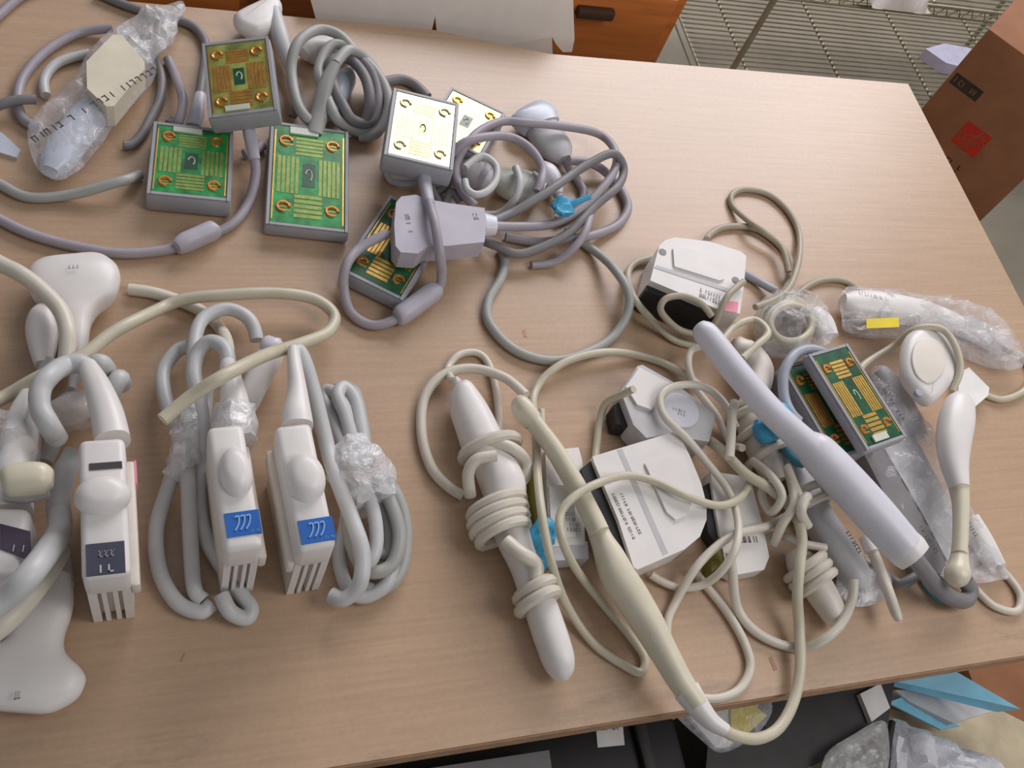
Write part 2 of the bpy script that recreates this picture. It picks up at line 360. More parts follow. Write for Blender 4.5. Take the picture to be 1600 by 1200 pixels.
# ---- white foam panel
def ypanel(px, y, thick):
    pts = [WY(p[0], p[1], y) for p in px]
    mtx = Matrix(((1, 0, 0, 0), (0, 0, 1, 0), (0, 1, 0, 0), (0, 0, 0, 1)))
    mb = prism_w([(p.x, p.z) for p in pts], y, y+thick, 0.0, 1, mtx)
    mb.v = [(a, b + max(-0.012, (c-TZ)*0.22), c) for a, b, c in mb.v]      # leans back on the cabinet
    return mb
pan = [(476, -30), (503, 60), (506, 120), (640, 130), (640, 74), (656, 70), (670, 58), (680, 26), (684, 66), (690, 78), (694, 130), (862, 130), (862, 56), (868, 66), (878, 76), (892, 76), (897, 60), (899, -30)]
single('foam_panel', ypanel(pan, 0.902, 0.02), 'foam_board', 'white foam packing panel with torn notches standing behind the table', 'panel', smooth=False)
# ---- wire rack
rx0, rx1, ry0, ry1 = 1.15, 2.15, 1.44, 1.85
t = thing('wire_rack', 'metal wire shelving rack with thin posts behind the table corner', 'rack', (1.65, 1.645, 0))
for (x, y) in ((rx0, ry0), (rx1, ry0), (rx0, ry1), (rx1, ry1)):
    part('post', tube_w([Vector((x, y, 0)), Vector((x, y, 0.6)), Vector((x, y, 1.1))], 0.0065, 10), 'rack_metal', t)
for z in (TZ-0.60, TZ-0.30):
    fr = MB()
    for dz in (0, -0.022):
        tube_w([Vector((rx0, ry0, z+dz)), Vector((rx1, ry0, z+dz))], 0.0035, 6, mb=fr); tube_w([Vector((rx0, ry1, z+dz)), Vector((rx1, ry1, z+dz))], 0.0035, 6, mb=fr)
        tube_w([Vector((rx0, ry0, z+dz)), Vector((rx0, ry1, z+dz))], 0.0035, 6, mb=fr); tube_w([Vector((rx1, ry0, z+dz)), Vector((rx1, ry1, z+dz))], 0.0035, 6, mb=fr)
    zig = [Vector((rx0 + (rx1-rx0)*i/60, ry0, z-0.022*(i % 2))) for i in range(61)]; tube_w(zig, 0.0018, 5, mb=fr)
    d = part('shelf_frame', fr, 'rack_metal', t)
    first = None
    for i in range(26):
        y = ry0 + (ry1-ry0)*(i+0.5)/26
        if first is None:
            first = part('wire', tube_w([Vector((rx0, y, z+0.003)), Vector((rx1, y, z+0.003))], 0.0022, 5), 'rack_metal', d)
        else:
            c = first.copy(); COL.objects.link(c); c.parent = d; c.location = (0, y-yf, 0)
        if i == 0: yf = y
    for i in range(4):
        x = rx0 + (rx1-rx0)*(i+0.5)/4
        part('cross_wire', tube_w([Vector((x, ry0, z-0.002)), Vector((x, ry1, z-0.002))], 0.003, 5), 'rack_metal', d)
zt = TZ-0.30+0.006
cl = MB()
c0, c1 = W(1345, -14, -0.27), W(1425, 0, -0.27)
n = 14; vs = []; fs = []
for sgn in (0, 1):
    for i in range(n):
        for j in range(n):
            u, v = i/(n-1), j/(n-1); x = 1.34 + 0.14*u; y = 1.40 + 0.2*v
            bump = 0.05*(max(0, math.sin(math.pi*u)*math.sin(math.pi*v))**0.35) + 0.008*noise.noise(Vector((x*30, y*30, 0)))
            vs.append((x + 0.015*noise.noise(Vector((v*4, 3, u))), y, zt + 0.002 + (bump if sgn else 0)))
for i in range(n-1):
    for j in range(n-1):
        q = (i*n+j, (i+1)*n+j, (i+1)*n+j+1, i*n+j+1); fs.append(q[::-1]); fs.append(tuple(k+n*n for k in q))
edge = [(i*n) for i in range(n)] + [((n-1)*n+j) for j in range(1, n)] + [(i*n+n-1) for i in range(n-2, -1, -1)] + [j for j in range(n-2, 0, -1)]
for a, b in zip(edge, edge[1:]+edge[:1]): fs.append((a, b, b+n*n, a+n*n))
single('folded_cloth', cl.add(vs, fs), 'cloth_white', 'folded white cloth lying on the upper shelf of the wire rack', 'cloth')
zl = -0.60+0.006
single('plastic_sheet', prism([(1446, 76), (1475, 68), (1512, 74), (1540, 84), (1500, 104), (1478, 98)], zl, zl+0.03, 0.002), 'sheet_lilac', 'pale lilac plastic packet on the lower shelf beside the carton', 'packet')
# ---- cardboard carton
hb = -0.15
A = W(1545, 45, hb); dv = (W(1600, 85, hb) - A); dv.z = 0; dv.normalize(); az = W(1570, 309, 0)
den = dv.x*(-az.y) - (-az.x)*dv.y; wdt = ((-A.x)*(-az.y) - (-az.x)*(-A.y))/den
dd = Vector((-dv.y, dv.x, 0)); dd = dd if dd.x > 0 else -dd; dep = 0.2; ht_ = TZ+hb
t = thing('cardboard_carton', 'tall brown cardboard carton with a red square logo right of the table', 'carton', (A.x, A.y, 0))
ctr = Vector((A.x, A.y, 0)) + dv*wdt/2 + dd*dep/2
mt = Matrix(((dv.x, dd.x, 0, ctr.x), (dv.y, dd.y, 0, ctr.y), (0, 0, 1, 0), (0, 0, 0, 1)))
part('body', rbox(wdt, dep, ht_, 0.003, mt), 'cardboard', t)
# frame on the printed face: x along dv, y up, z outward
fm = Matrix(((dv.x, 0, -dd.x, A.x), (dv.y, 0, -dd.y, A.y), (0, 1, 0, 0), (0, 0, 0, 1)))
def on_face(px, py):
    d = ray(px, py); nrm = -dd; o0 = Vector((0, 0, TZ+CAMH)); tt = (A - o0).dot(nrm)/d.dot(nrm); p = o0 + d*tt
    return (p - Vector((A.x, A.y, 0))).dot(dv), p.z
q = [on_face(1517, 172), on_face(1565, 217), on_face(1515, 263), on_face(1475, 217)]
lx, lz = sum(a for a, b in q)/4, sum(b for a, b in q)/4; ls = 0.5*(abs(q[1][0]-q[3][0])+abs(q[0][1]-q[2][1]))/1.0*0.62
lm = MB(); strip(lm, fm, lx-ls/2, lx+ls/2, lz-ls/2, lz+ls/2, 0.0, 0.0006); lg = part('logo_square', lm, 'print_red', t, smooth=False)
rt = fm @ Matrix.Translation((lx, lz, 0.0009)) @ Matrix.Rotation(math.radians(45), 4, 'Z')
txt = join(text_mb('THE', ls*0.17, rt @ Matrix.Translation((-ls*0.28, ls*0.26, 0))), text_mb('HOME', ls*0.34, rt @ Matrix.Translation((0, ls*0.06, 0))), text_mb('DEPOT', ls*0.3, rt @ Matrix.Translation((0, -ls*0.2, 0))))
part('logo_lettering', txt, 'cardboard', lg, smooth=False)
a0, b0 = on_face(1490, 120); a1, b1 = on_face(1530, 152)
sm = MB(); zc = (b0+b1)/2; strip(sm, fm, a0, a1, zc-0.012, zc+0.012, 0, 0.0006); sp = part('stamp', sm, 'print_dark', t, smooth=False)
part('stamp_lettering', scribble(fm, a0+0.004, a1-0.004, zc-0.008, zc+0.008, 1, 6, 0.0009, 0.0, 4), 'cardboard', sp, smooth=False)
a0, b0 = on_face(1468, 236); a1, b1 = on_face(1496, 272)
part('printed_text', scribble(fm, min(a0, a1), max(a0, a1), (b0+b1)/2-0.016, (b0+b1)/2+0.012, 2, 6, 0.0007, 0.0, 9), 'print_dark', t, smooth=False)
part('tape', rbox(0.004, dep*0.98, 0.05, 0.0, mt @ Matrix.Translation((wdt/2+0.0005, 0, ht_-0.06))), 'brown_paper', t)
# ---- things on the floor in front of the table
t = thing('black_case', 'flat black equipment case with white paper label under the table front', 'case', (0.33, 0.11, 0))
x0, x1 = W(575, 1200, -0.16).x, W(1062, 1150, -0.16).x
part('body', rbox(x1-x0, 0.30, TZ-0.16, 0.006, Matrix.Translation(((x0+x1)/2, 0.06, 0))), 'black', t)
part('paper_label', prism([(930, 1124), (972, 1120), (976, 1164), (934, 1168)], -0.1598, -0.1592, 0), 'label_paper', t, smooth=False)
lmx, lw, lh = frame(W(930, 1124, -0.1592), W(972, 1120, -0.1592), W(934, 1168, -0.1592))
part('printed_text', scribble(lmx, -lw*0.35, lw*0.35, lh*0.05, lh*0.38, 3, 8, 0.0004, 0, 3), 'ink', t, smooth=False)
part('grip_bar', rbox(0.012, 0.2, 0.008, 0.002, Matrix.Translation((W(1000, 1150, -0.16).x, 0.08, TZ-0.16))), 'charcoal', t)
single('grey_device', prism([(640, 1205), (858, 1172), (868, 1240), (650, 1260)], -0.159, -0.12, 0.006), 'cable_dark', 'grey plastic device lying on the black case at the bottom edge', 'device')
t = thing('dark_panel_box', 'charcoal computer case with blank white tag beside the black case', 'case', (0.62, 0.13, 0))
part('body', prism([(1112, 1092), (1330, 1058), (1400, 1050), (1388, 1130), (1290, 1188), (1190, 1230), (1100, 1236)], -TZ, -0.22, 0.005), 'charcoal', t)
part('edge_trim', cable([(1150, 1160, -0.218), (1250, 1110, -0.218), (1330, 1072, -0.218)], 0.002), 'black', t)
part('white_tag', prism([(1344, 1084), (1376, 1068), (1391, 1106), (1362, 1128)], -0.2195, -0.212, 0.001), 'label_paper', t)
t = thing('yellow_tag_bag', 'clear bag holding a white card and yellow sticker just below the table edge', 'bag', W(1135, 1130, -0.15))
part('card', prism([(1062, 1102), (1150, 1080), (1190, 1095), (1140, 1166), (1118, 1168)], -0.158, -0.152, 0.001), 'label_paper', t)
part('yellow_sticker', prism([(1142, 1108), (1178, 1102), (1199, 1118), (1168, 1146), (1142, 1136)], -0.1515, -0.1495, 0.0005), 'yellow', t)
part('film', bag([(1050, 1098), (1150, 1070), (1205, 1096), (1190, 1140), (1135, 1175), (1100, 1160)], -0.16, -0.142, 0.002, seed=3), 'clear_bag', t)
t = thing('blue_folder', 'bright blue plastic folder bent open on the floor by the table corner', 'folder', W(1480, 1090, -0.28))
vs = [W(1388, 1062, -0.26), W(1480, 1041, -0.24), W(1595, 1108, -0.24), W(1560, 1112, -0.27), W(1470, 1080, -0.29), W(1392, 1070, -0.29)]
up = MB(); n = len(vs); up.add(vs + [v - Vector((0, 0, 0.003)) for v in vs], [tuple(range(n))[::-1], tuple(range(n, 2*n))] + [(i, (i+1) % n, (i+1) % n+n, i+n) for i in range(n)])
part('front_cover', up, 'folder_blue', t, smooth=False)
vs = [W(1388, 1098, -0.30), W(1420, 1085, -0.30), W(1500, 1135, -0.31), W(1470, 1140, -0.31)]
up = MB(); n = 4; up.add(vs + [v - Vector((0, 0, 0.003)) for v in vs], [tuple(range(n))[::-1], tuple(range(n, 2*n))] + [(i, (i+1) % n, (i+1) % n+n, i+n) for i in range(n)])
part('back_cover', up, 'folder_blue', t, smooth=False)
part('contents', prism([(1398, 1078), (1462, 1078), (1555, 1110), (1490, 1130), (1420, 1096)], -0.32, -0.297, 0.003), 'grey_white', t)
single('paper_sack', prism([(1385, 1105), (1470, 1132), (1560, 1108), (1625, 1140), (1640, 1260), (1480, 1260), (1390, 1240)], -0.52, -0.34, 0.012, 3), 'brown_paper', 'tan paper sack under the blue folder', 'sack')
t = thing('foil_bag', 'shiny silver white bag in the bottom right corner', 'bag', W(1450, 1180, -0.32))
part('pouch', bag([(1392, 1130), (1420, 1134), (1500, 1165), (1570, 1205), (1560, 1260), (1450, 1270), (1386, 1240)], -0.338, -0.27, 0.016, seed=8), 'foil_bag', t)
part('seal_strip', cable([(1394, 1128, -0.29), (1388, 1165, -0.285), (1384, 1215, -0.285)], 0.004), 'charcoal', t)
single('clear_pouch', bag([(1290, 1180), (1330, 1150), (1384, 1128), (1384, 1215), (1330, 1250), (1290, 1230)], -0.215, -0.19, 0.008, seed=5), 'clear_grey', 'crumpled grey clear pouch on the charcoal case', 'pouch')
single('tan_carton', rbox(0.5, 0.5, 0.3, 0.004, Matrix.Translation((W(1600, 1060, -0.44).x+0.16, 0.28, 0))), 'cardboard', 'low brown carton on the floor beyond the blue folder', 'carton')

# ================================================================== CIRCUIT BOARD CONNECTORS (upper left group)
GB = 'connectors with exposed green circuit boards'
def board(t, TL, TR, BL, thick, bm='board_green', gm='gold', tm='trace', slot='top', margin=0.0045, pad='copper'):
    mtx, lw, lh = frame(TL, TR, BL)
    hs = part('housing', rbox(lw+2*margin, lh+2*margin, thick, 0.003, mtx, 2, z0=-thick-0.0012), 'housing', t)
    lip = MB(); a, b = lw/2, lh/2; e = margin*0.75
    for (x0, x1, y0, y1) in ((-a-e, -a-0.0006, -b-e, b+e), (a+0.0006, a+e, -b-e, b+e), (-a, a, b+0.0006, b+e), (-a, a, -b-e, -b-0.0006)): strip(lip, mtx, x0, x1, y0, y1, -0.0014, 0.0008)
    part('rim', lip, 'housing', hs, smooth=False)
    bd = part('circuit_board', rbox(lw, lh, 0.0014, 0.0003, mtx, 1, z0=-0.0013), bm, t)
    z0, z1 = 0.0, 0.0004
    def bars(x0, x1, y0, y1, n, vert, m=gm):
        mb = MB()
        for i in range(n):
            if vert:
                w = (x1-x0)/n; strip(mb, mtx, (x0+w*(i+0.14))*lw, (x0+w*(i+0.84))*lw, y0*lh, y1*lh, z0, z1)
            else:
                w = (y1-y0)/n; strip(mb, mtx, x0*lw, x1*lw, (y0+w*(i+0.14))*lh, (y0+w*(i+0.84))*lh, z0, z1)
        part('contact_strips', mb, m, bd, smooth=False)
    bars(-0.44, -0.13, -0.20, 0.18, 5, True, tm); bars(0.13, 0.44, -0.20, 0.18, 5, True, tm)
    bars(-0.19, 0.19, 0.20, 0.40, 5, False, tm); bars(-0.19, 0.19, -0.44, -0.20, 5, False, tm)
    ct = MB(); strip(ct, mtx, -0.09*lw, 0.09*lw, -0.12*lh, 0.12*lh, 0, 0.0003); part('solder_mask', ct, 'board_dark' if bm != 'gold_glare' else 'board_glare', bd, smooth=False)
    sw = tube_w([mtx @ Vector((0.045*lw*math.cos(q*0.5), 0.06*lh*math.sin(q*0.5), 0.0006)) for q in range(-2, 7)], 0.0006, 5)
    part('centre_mark', sw, 'slot_white' if bm != 'gold_glare' else 'board_dark', bd, smooth=False)
    for sx in (-1, 1):
        for sy in (-1, 1):
            pm = MB(); c = Vector((sx*0.33*lw, sy*0.34*lh, 0.0003)); r = min(0.08*lw, 0.06*lh)
            tube_w([mtx @ (c + Vector((r*math.cos(q), r*math.sin(q), 0))) for q in [math.pi*2*k/14*0.8 for k in range(15)]], 0.0016, 6, mb=pm)
            for k in range(3): strip(pm, mtx, c.x-sx*0.02*lw - r, c.x-sx*0.02*lw + r, c.y+(k-1)*0.035*lh-0.0006, c.y+(k-1)*0.035*lh+0.0006, 0, 0.0004)
            part('corner_pad', pm, pad, bd, smooth=False)
    for x in (-0.48, 0.48):
        et = MB(); strip(et, mtx, (x-0.01)*lw, (x+0.01)*lw, -0.47*lh, 0.45*lh, 0, z1); part('edge_trace', et, gm, bd, smooth=False)
    if slot:
        s = 1 if slot == 'top' else -1
        sb = MB(); strip(sb, mtx, -0.28*lw, 0.12*lw, (0.455*s-0.035)*lh, (0.455*s+0.035)*lh, 0, 0.002); part('slot_cover', sb, 'slot_white', bd, smooth=False)
    return mtx, lw, lh
RV = 0.0046
# A2: raised board, cable leaving at the bottom with a ferrite sleeve
t = thing('circuit_board_connector', 'olive faced circuit board connector resting tilted on its neighbour, cable with sleeve below', 'connector', W(380, 130, 0), GB)
board(t, W(323, 73, 0.060), W(415, 61, 0.074), W(331, 180, 0.052), 0.022, 'board_olive', 'copper', 'copper', 'bottom')
part('strain_relief', loft([(385, 186, 18, 10, 0.036), (391, 215, 20, 11, 0.03), (398, 250, 17, 10, 0.022)], 0.03), 'plastic_violet', t)
part('cable', cable([(398, 248, 0.022), (399, 275, 0.014), (388, 317), (360, 352), (306, 374), (262, 390), (192, 396), (122, 386), (52, 367), (0, 343), (-60, 310)], RV), 'cable_violet', t)
part('ferrite_sleeve', loft([(337, 357, 22, 15), (330, 361, 30, 19), (290, 379, 30, 19), (276, 387, 20, 14)], 0.0105, n=4, smoothw=False), 'plastic_violet', t)
# A3
t = thing('circuit_board_connector', 'short bright green circuit board connector at the far left of the boards', 'connector', W(295, 255, 0), GB)
board(t, W(250, 198, 0.024), W(362, 207, 0.024), W(232, 300, 0.024), 0.0215)
part('strain_relief', loft([(303, 200, 24, 14, 0.012), (308, 178, 24, 14, 0.012), (313, 150, 18, 12, 0.010)], 0.01), 'lavender', t)
part('cable', cable([(312, 152, 0.01), (318, 110), (322, 70), (300, 40), (250, 25), (196, 8), (150, -12)], RV), 'cable_dark', t)
# A4
t = thing('circuit_board_connector', 'tall bright green circuit board connector with a white slot cover, cable rising into a coil', 'connector', W(480, 280, 0), GB)
board(t, W(437, 199, 0.017), W(546, 208, 0.017), W(413, 348, 0.017), 0.0145)
part('strain_relief', loft([(491, 211, 26, 14, 0.014), (499, 178, 28, 16, 0.02), (508, 135, 24, 14, 0.035), (524, 100, 17, 11, 0.045)], 0.02), 'cable_mid', t)
coil = [(524, 100, 0.045), (546, 78, 0.044), (575, 96, 0.03), (598, 135, 0.02), (594, 186, 0.014), (566, 206, 0.01), (530, 190, 0.01), (512, 155, 0.012), (498, 110, 0.015), (520, 70, 0.022), (560, 84, 0.02), (588, 125, 0.012), (583, 175, 0.008), (556, 196, 0.007), (525, 178, 0.007), (490, 190, 0.006), (466, 165, 0.006), (455, 110, 0.012), (465, 68, 0.025), (495, 47, 0.034), (528, 54, 0.036), (556, 82, 0.032), (590, 116, 0.03), (607, 160, 0.024), (590, 206, 0.012), (560, 214, 0.006)]
part('cable', cable(coil, 0.0055), 'cable_mid', t)
part('cable', cable([(556, 88, 0.022), (578, 110, 0.03), (590, 150, 0.026), (580, 190, 0.018), (552, 188, 0.018), (536, 165, 0.018), (520, 130, 0.026), (518, 96, 0.034), (545, 92, 0.034), (570, 120, 0.036), (578, 160, 0.03), (570, 196, 0.016)], 0.0055), 'cable_dark', t)
part('cable', cable([(600, 128), (625, 124), (648, 132), (668, 152)], 0.0055), 'cable_dark', t)
# A5: board in full window glare, the glare put into its pale colours
t = thing('circuit_board_connector', 'circuit board connector with painted pale gold glare on top of the cable pile', 'connector', W(660, 200, 0), GB)
board(t, W(618, 141, 0.058), W(709, 166, 0.058), W(609, 238, 0.061), 0.022, 'gold_glare', 'gold_glare', 'board_glare', None, pad='board_glare')
part('strain_relief', loft([(661, 250, 20, 11, 0.040), (664, 285, 20, 12, 0.044), (671, 320, 17, 11, 0.050)], 0.04), 'plastic_violet', t)
part('cable', cable([(670, 315, 0.05), (679, 348, 0.0545), (687, 396, 0.044), (690, 428, 0.026), (684, 452, 0.014), (648, 482, 0.011), (590, 508), (550, 490), (537, 450, 0.012), (541, 415, 0.024), (562, 388, 0.028), (602, 366, 0.029), (630, 356, 0.030)], RV), 'cable_violet', t)
part('ferrite_sleeve', loft([(682, 450, 22, 15), (674, 458, 32, 20), (630, 490, 32, 20), (620, 496, 22, 14)], 0.0115, n=4, smoothw=False), 'plastic_violet', t)
# A6: gold plated green board, window glare put into its colours
t = thing('circuit_board_connector', 'half hidden circuit board connector with painted gold glare, turned askew behind the glaring one', 'connector', W(740, 190, 0), GB)
board(t, W(708, 142, 0.028), W(785, 178, 0.028), W(669, 202, 0.031), 0.024, 'board_glare', 'gold_glare', 'gold_glare', None, pad='gold')
# A7
t = thing('circuit_board_connector', 'dark green circuit board connector lying diagonally under the violet grey plug', 'connector', W(610, 400, 0), GB)
board(t, W(614, 314, 0.020), W(696, 352, 0.020), W(536, 420, 0.020), 0.0175, 'board_dark', 'gold', 'gold')
# A8: violet grey plug
t = thing('probe_plug', 'violet grey probe plug with short nose lying over the diagonal board', 'plug', W(690, 350, 0))
part('body', prism([(619, 316), (627, 307), (650, 304), (668, 311), (700, 317), (757, 325), (760, 350), (757, 378), (700, 384), (668, 385), (653, 396), (626, 394), (618, 384), (616, 350)], 0.0235, 0.046, 0.004, 3), 'plastic_violet', t)
part('nose', loft([(756, 351, 40, 17), (774, 353, 32, 15)], 0.034, n=2), 'lavender', t)
lmx, lw, lh = frame(W(626, 318, 0.0462), W(650, 314, 0.0462), W(626, 380, 0.0462))
part('printed_text', scribble(lmx @ Matrix.Rotation(math.pi/2, 4, 'Z'), -0.012, 0.012, -0.003, 0.003, 1, 5, 0.0003, 0, 2), 'ink_faint', t, smooth=False); part('printed_text', scribble(lmx, 0.064, 0.074, 0.001, 0.010, 2, 3, 0.0003, 0, 5), 'ink_faint', t, smooth=False)
c1 = [(772, 353, 0.034), (810, 354, 0.028), (862, 350, 0.02), (907, 327, 0.024), (946, 288, 0.03), (963, 256, 0.03), (957, 228, 0.026), (930, 207, 0.02), (869, 196, 0.028), (820, 192, 0.034), (784, 190, 0.034), (748, 206, 0.036), (722, 236, 0.036), (712, 268, 0.03), (722, 300, 0.024), (742, 322, 0.02)]
part('cable', cable(c1, RV), 'cable_violet', t)
part('cable', cable([(772, 345, 0.033), (805, 330, 0.03), (851, 303, 0.03), (885, 279, 0.036), (920, 256, 0.04), (958, 240, 0.042), (974, 262, 0.03), (966, 290, 0.026), (930, 322, 0.016), (885, 366, 0.014), (817, 396, 0.008), (775, 384, 0.008), (745, 372, 0.006)], RV), 'cable_dark', t)
# cables of the pile
GC = 'loose grey cables in the upper pile'
def lone_cable(name, pts, r, m, label, group=None, **k): return single(name, cable(pts, r, **k), m, label, 'cable', group)
lone_cable('probe_cable', [(888, 250, 0.02), (930, 258, 0.012), (963, 286), (981, 322), (966, 350), (925, 368), (885, 374, 0.006), (840, 378), (790, 370)], 0.0048, 'cable_violet', 'grey cable arcing out to the right edge of the upper pile', GC)
lone_cable('probe_cable', [(880, 362, 0.006), (912, 380), (958, 418), (984, 468), (962, 522), (912, 553), (856, 563), (802, 545), (765, 505), (763, 470), (782, 436), (789, 410), (782, 388)], 0.0046, 'cable_mid', 'grey cable making a big open loop below the upper pile', GC)
lone_cable('probe_cable', [(702, 272, 0.012), (706, 245, 0.02), (724, 224, 0.03), (758, 214, 0.036), (796, 214, 0.04), (828, 232, 0.04), (847, 262, 0.036), (845, 285, 0.034), (838, 304, 0.03)], RV, 'cable_violet', 'grey cable ring standing over the small white plugs', GC)
lone_cable('probe_cable', [(726, 262, 0.040), (752, 244, 0.042), (774, 258, 0.042), (775, 280, 0.042), (762, 298, 0.042), (744, 304, 0.042), (730, 296, 0.042), (726, 282, 0.042)], 0.0038, 'cable_grey', 'small tight light grey cable ring in the middle of the pile', GC)
lone_cable('probe_cable', [(806, 262, 0.034), (812, 284, 0.034), (804, 312, 0.026), (784, 332, 0.014), (760, 336, 0.008), (720, 330, 0.006), (690, 306, 0.006), (672, 280, 0.006), (640, 286, 0.006), (612, 282), (606, 262), (616, 244)], 0.0042, 'cable_grey', 'light grey cable dropping from the white plugs under the glaring board', GC)
lone_cable('probe_cable', [(925, 310, 0.012), (922, 340, 0.018), (905, 378, 0.014), (870, 408, 0.006), (830, 414)], 0.0042, 'cable_violet', 'thin grey cable curving under the blue tied strands', GC)
lone_cable('probe_cable', [(683, 300, 0.012), (700, 288, 0.02), (690, 262, 0.024), (668, 276, 0.022), (690, 320, 0.012), (705, 300, 0.022), (720, 316, 0.018)], 0.0042, 'cable_dark', 'dark grey cable crumpled beneath the glaring board', GC)
single('cable_tie', join(crumple(loft([(862, 318, 16, 6), (878, 322, 40, 12), (888, 336, 26, 7)], 0.036, n=8), 0.003, 160), cable([(880, 324, 0.034), (900, 316, 0.04), (922, 307, 0.045)], 0.003)), 'tie_blue', 'bright blue tie knotted round the grey cables', 'tie')
# white convex probe of the pile
t = thing('convex_probe', 'white convex probe with domed head beyond the grey cable pile', 'probe', W(845, 210, 0))
part('head', loft([(822, 168, 50, 10, 0.016), (830, 176, 84, 22, 0.016), (838, 188, 84, 24, 0.016), (846, 198, 72, 22, 0.016)], 0.016), 'pale_blue', t)
part('grip', loft([(842, 192, 60, 20), (856, 214, 60, 24), (872, 236, 52, 22), (882, 250, 24, 14)], 0.014), 'grey_white', t)
part('cable', cable([(882, 248, 0.012), (892, 268), (905, 285), (912, 305), (900, 330), (870, 345)], 0.0045), 'cable_violet', t)
t = thing('bundled_plug', 'grey white plug bundled inside the small cable ring', 'plug', W(745, 280, 0))
part('body', loft([(712, 262, 20, 12), (732, 268, 44, 24), (752, 276, 44, 24), (770, 282, 26, 16)], 0.016), 'grey_white', t); part('collar', loft([(752, 275, 48, 27), (760, 279, 46, 26)], 0.016, n=2), 'plastic_violet', t)
t = thing('bundled_plug', 'green tinted white plug lying under the cable ring beside the blue tie', 'plug', W(810, 290, 0))
part('body', loft([(778, 276, 30, 18), (795, 286, 54, 26), (825, 294, 56, 26), (846, 304, 40, 20)], 0.015), 'slot_white', t); part('collar', loft([(822, 292, 60, 29), (832, 297, 58, 28)], 0.015, n=2), 'grey_white', t)
t = thing('bundled_plug', 'small lavender white plug between the white probe and the blue tie', 'plug', W(855, 275, 0))
part('body', loft([(846, 258, 16, 12), (856, 270, 30, 20), (866, 288, 28, 18), (872, 304, 14, 10)], 0.014), 'lavender', t); part('boot', loft([(870, 300, 16, 11), (876, 316, 11, 8)], 0.013, n=3), 'plastic_violet', t)
# probes near the coil
t = thing('flat_probe', 'white flat headed probe at the back left edge of the table', 'probe', W(405, 35, 0))
part('head', pillow([(364, 30), (376, 20), (405, 6), (420, -2), (436, 4), (441, 18), (430, 40), (420, 52), (400, 58), (372, 46)], 0.016, 0.02, 0.008), 'white', t)
part('handle', loft([(428, 20, 22, 20), (434, 45, 26, 20), (442, 70, 26, 18), (450, 96, 20, 14), (454, 110, 12, 10)], 0.016), 'grey_white', t)
part('cable', cable([(453, 108, 0.012), (460, 135), (464, 160), (456, 182)], RV), 'cable_dark', t)
t = thing('round_probe', 'white round headed probe seen through the grey cable coil', 'probe', W(505, 78, 0))
part('head', loft([(473, 84, 24, 14), (482, 80, 44, 22), (505, 77, 50, 24), (530, 78, 44, 22), (546, 82, 20, 14)], 0.013), 'white', t)
part('collar', loft([(540, 80, 34, 20), (552, 84, 26, 16)], 0.012, n=3), 'grey_white', t)
t = thing('small_probe', 'small bluish probe body standing inside the grey cable coil', 'probe', W(530, 140, 0))
part('body', loft([(545, 112, 16, 14), (540, 122, 34, 20), (530, 142, 36, 22), (524, 160, 30, 20), (520, 174, 14, 12)], 0.012), 'pale_blue', t)
part('tip', loft([(548, 108, 10, 8), (544, 116, 18, 14)], 0.012, n=3), 'white', t)
# ---- bagged probe, top left
t = thing('bagged_probe', 'cream ended probe sealed in a crumpled clear printed bag, top left', 'probe', W(150, 150, 0))
part('cream_block', prism([(176, 54), (190, 54), (226, 96), (226, 108), (178, 166), (166, 166), (136, 138), (135, 96)], 0.012, 0.037, 0.004, 3), 'cream', t)
part('body', loft([(164, 156, 40, 20), (140, 182, 54, 24), (110, 220, 54, 24), (90, 250, 50, 22), (78, 268, 30, 14)], 0.015), 'pale_blue', t)
part('bag', bag([(170, 48), (200, 40), (232, 64), (244, 112), (218, 150), (180, 190), (150, 235), (122, 264), (92, 280), (64, 268), (48, 238), (44, 196), (70, 165), (112, 130), (132, 90)], 0.001, 0.034, 0.006, seed=1), 'clear_bag', t)
part('bag_tuft', crumple(bag([(184, 50), (205, 28), (224, 10), (240, 22), (262, 6), (286, 2), (282, 24), (268, 60), (252, 78), (226, 92)], 0.008, 0.042, 0.02, seed=6), 0.005, 60), 'clear_wrap', t)
lmx, lw, lh = frame(W(236, 112, 0.0385), W(76, 248, 0.034), W(222, 96, 0.0385))
part('printed_text', scribble(lmx, -lw/2, lw/2, -0.005, 0.005, 1, 22, 0.006, 0.1, 11), 'ink', t, smooth=False)
GL = 'grey cables round the bagged probe'
lone_cable('probe_cable', [(176, 44, 0.01), (122, 52), (72, 80), (38, 118), (28, 152), (36, 185), (60, 200)], RV, 'cable_violet', 'outer grey cable arc left of the bagged probe', GL)
lone_cable('probe_cable', [(140, 83), (93, 97), (70, 122), (72, 152), (85, 175)], RV, 'cable_grey', 'inner lighter grey cable arc left of the bagged probe', GL)
lone_cable('probe_cable', [(-40, 185), (0, 164, 0.012), (31, 156, 0.014), (72, 158, 0.012), (95, 175)], RV, 'cable_dark', 'short grey cable entering from the left edge below the arcs', GL)
lone_cable('probe_cable', [(-40, 60), (0, 22), (40, -10), (90, -30)], RV, 'cable_violet', 'grey cable cutting the top left table corner', GL)
lone_cable('probe_cable', [(-40, 268), (0, 288), (45, 308), (112, 304), (175, 287), (206, 278), (220, 272)], RV, 'cable_mid', 'grey cable sweeping under the bagged probe toward the short board', GL)
lone_cable('probe_cable', [(172, 205, 0.006), (185, 224, 0.006), (204, 226), (220, 212), (236, 184), (250, 154), (252, 122), (240, 88), (222, 60)], RV, 'cable_dark', 'dark grey cable curving close along the right side of the printed bag', GL)
lone_cable('probe_cable', [(262, 92), (276, 124), (286, 158), (278, 192), (270, 190), (264, 194)], 0.0046, 'cable_violet', 'grey cable just left of the short green board', GL)
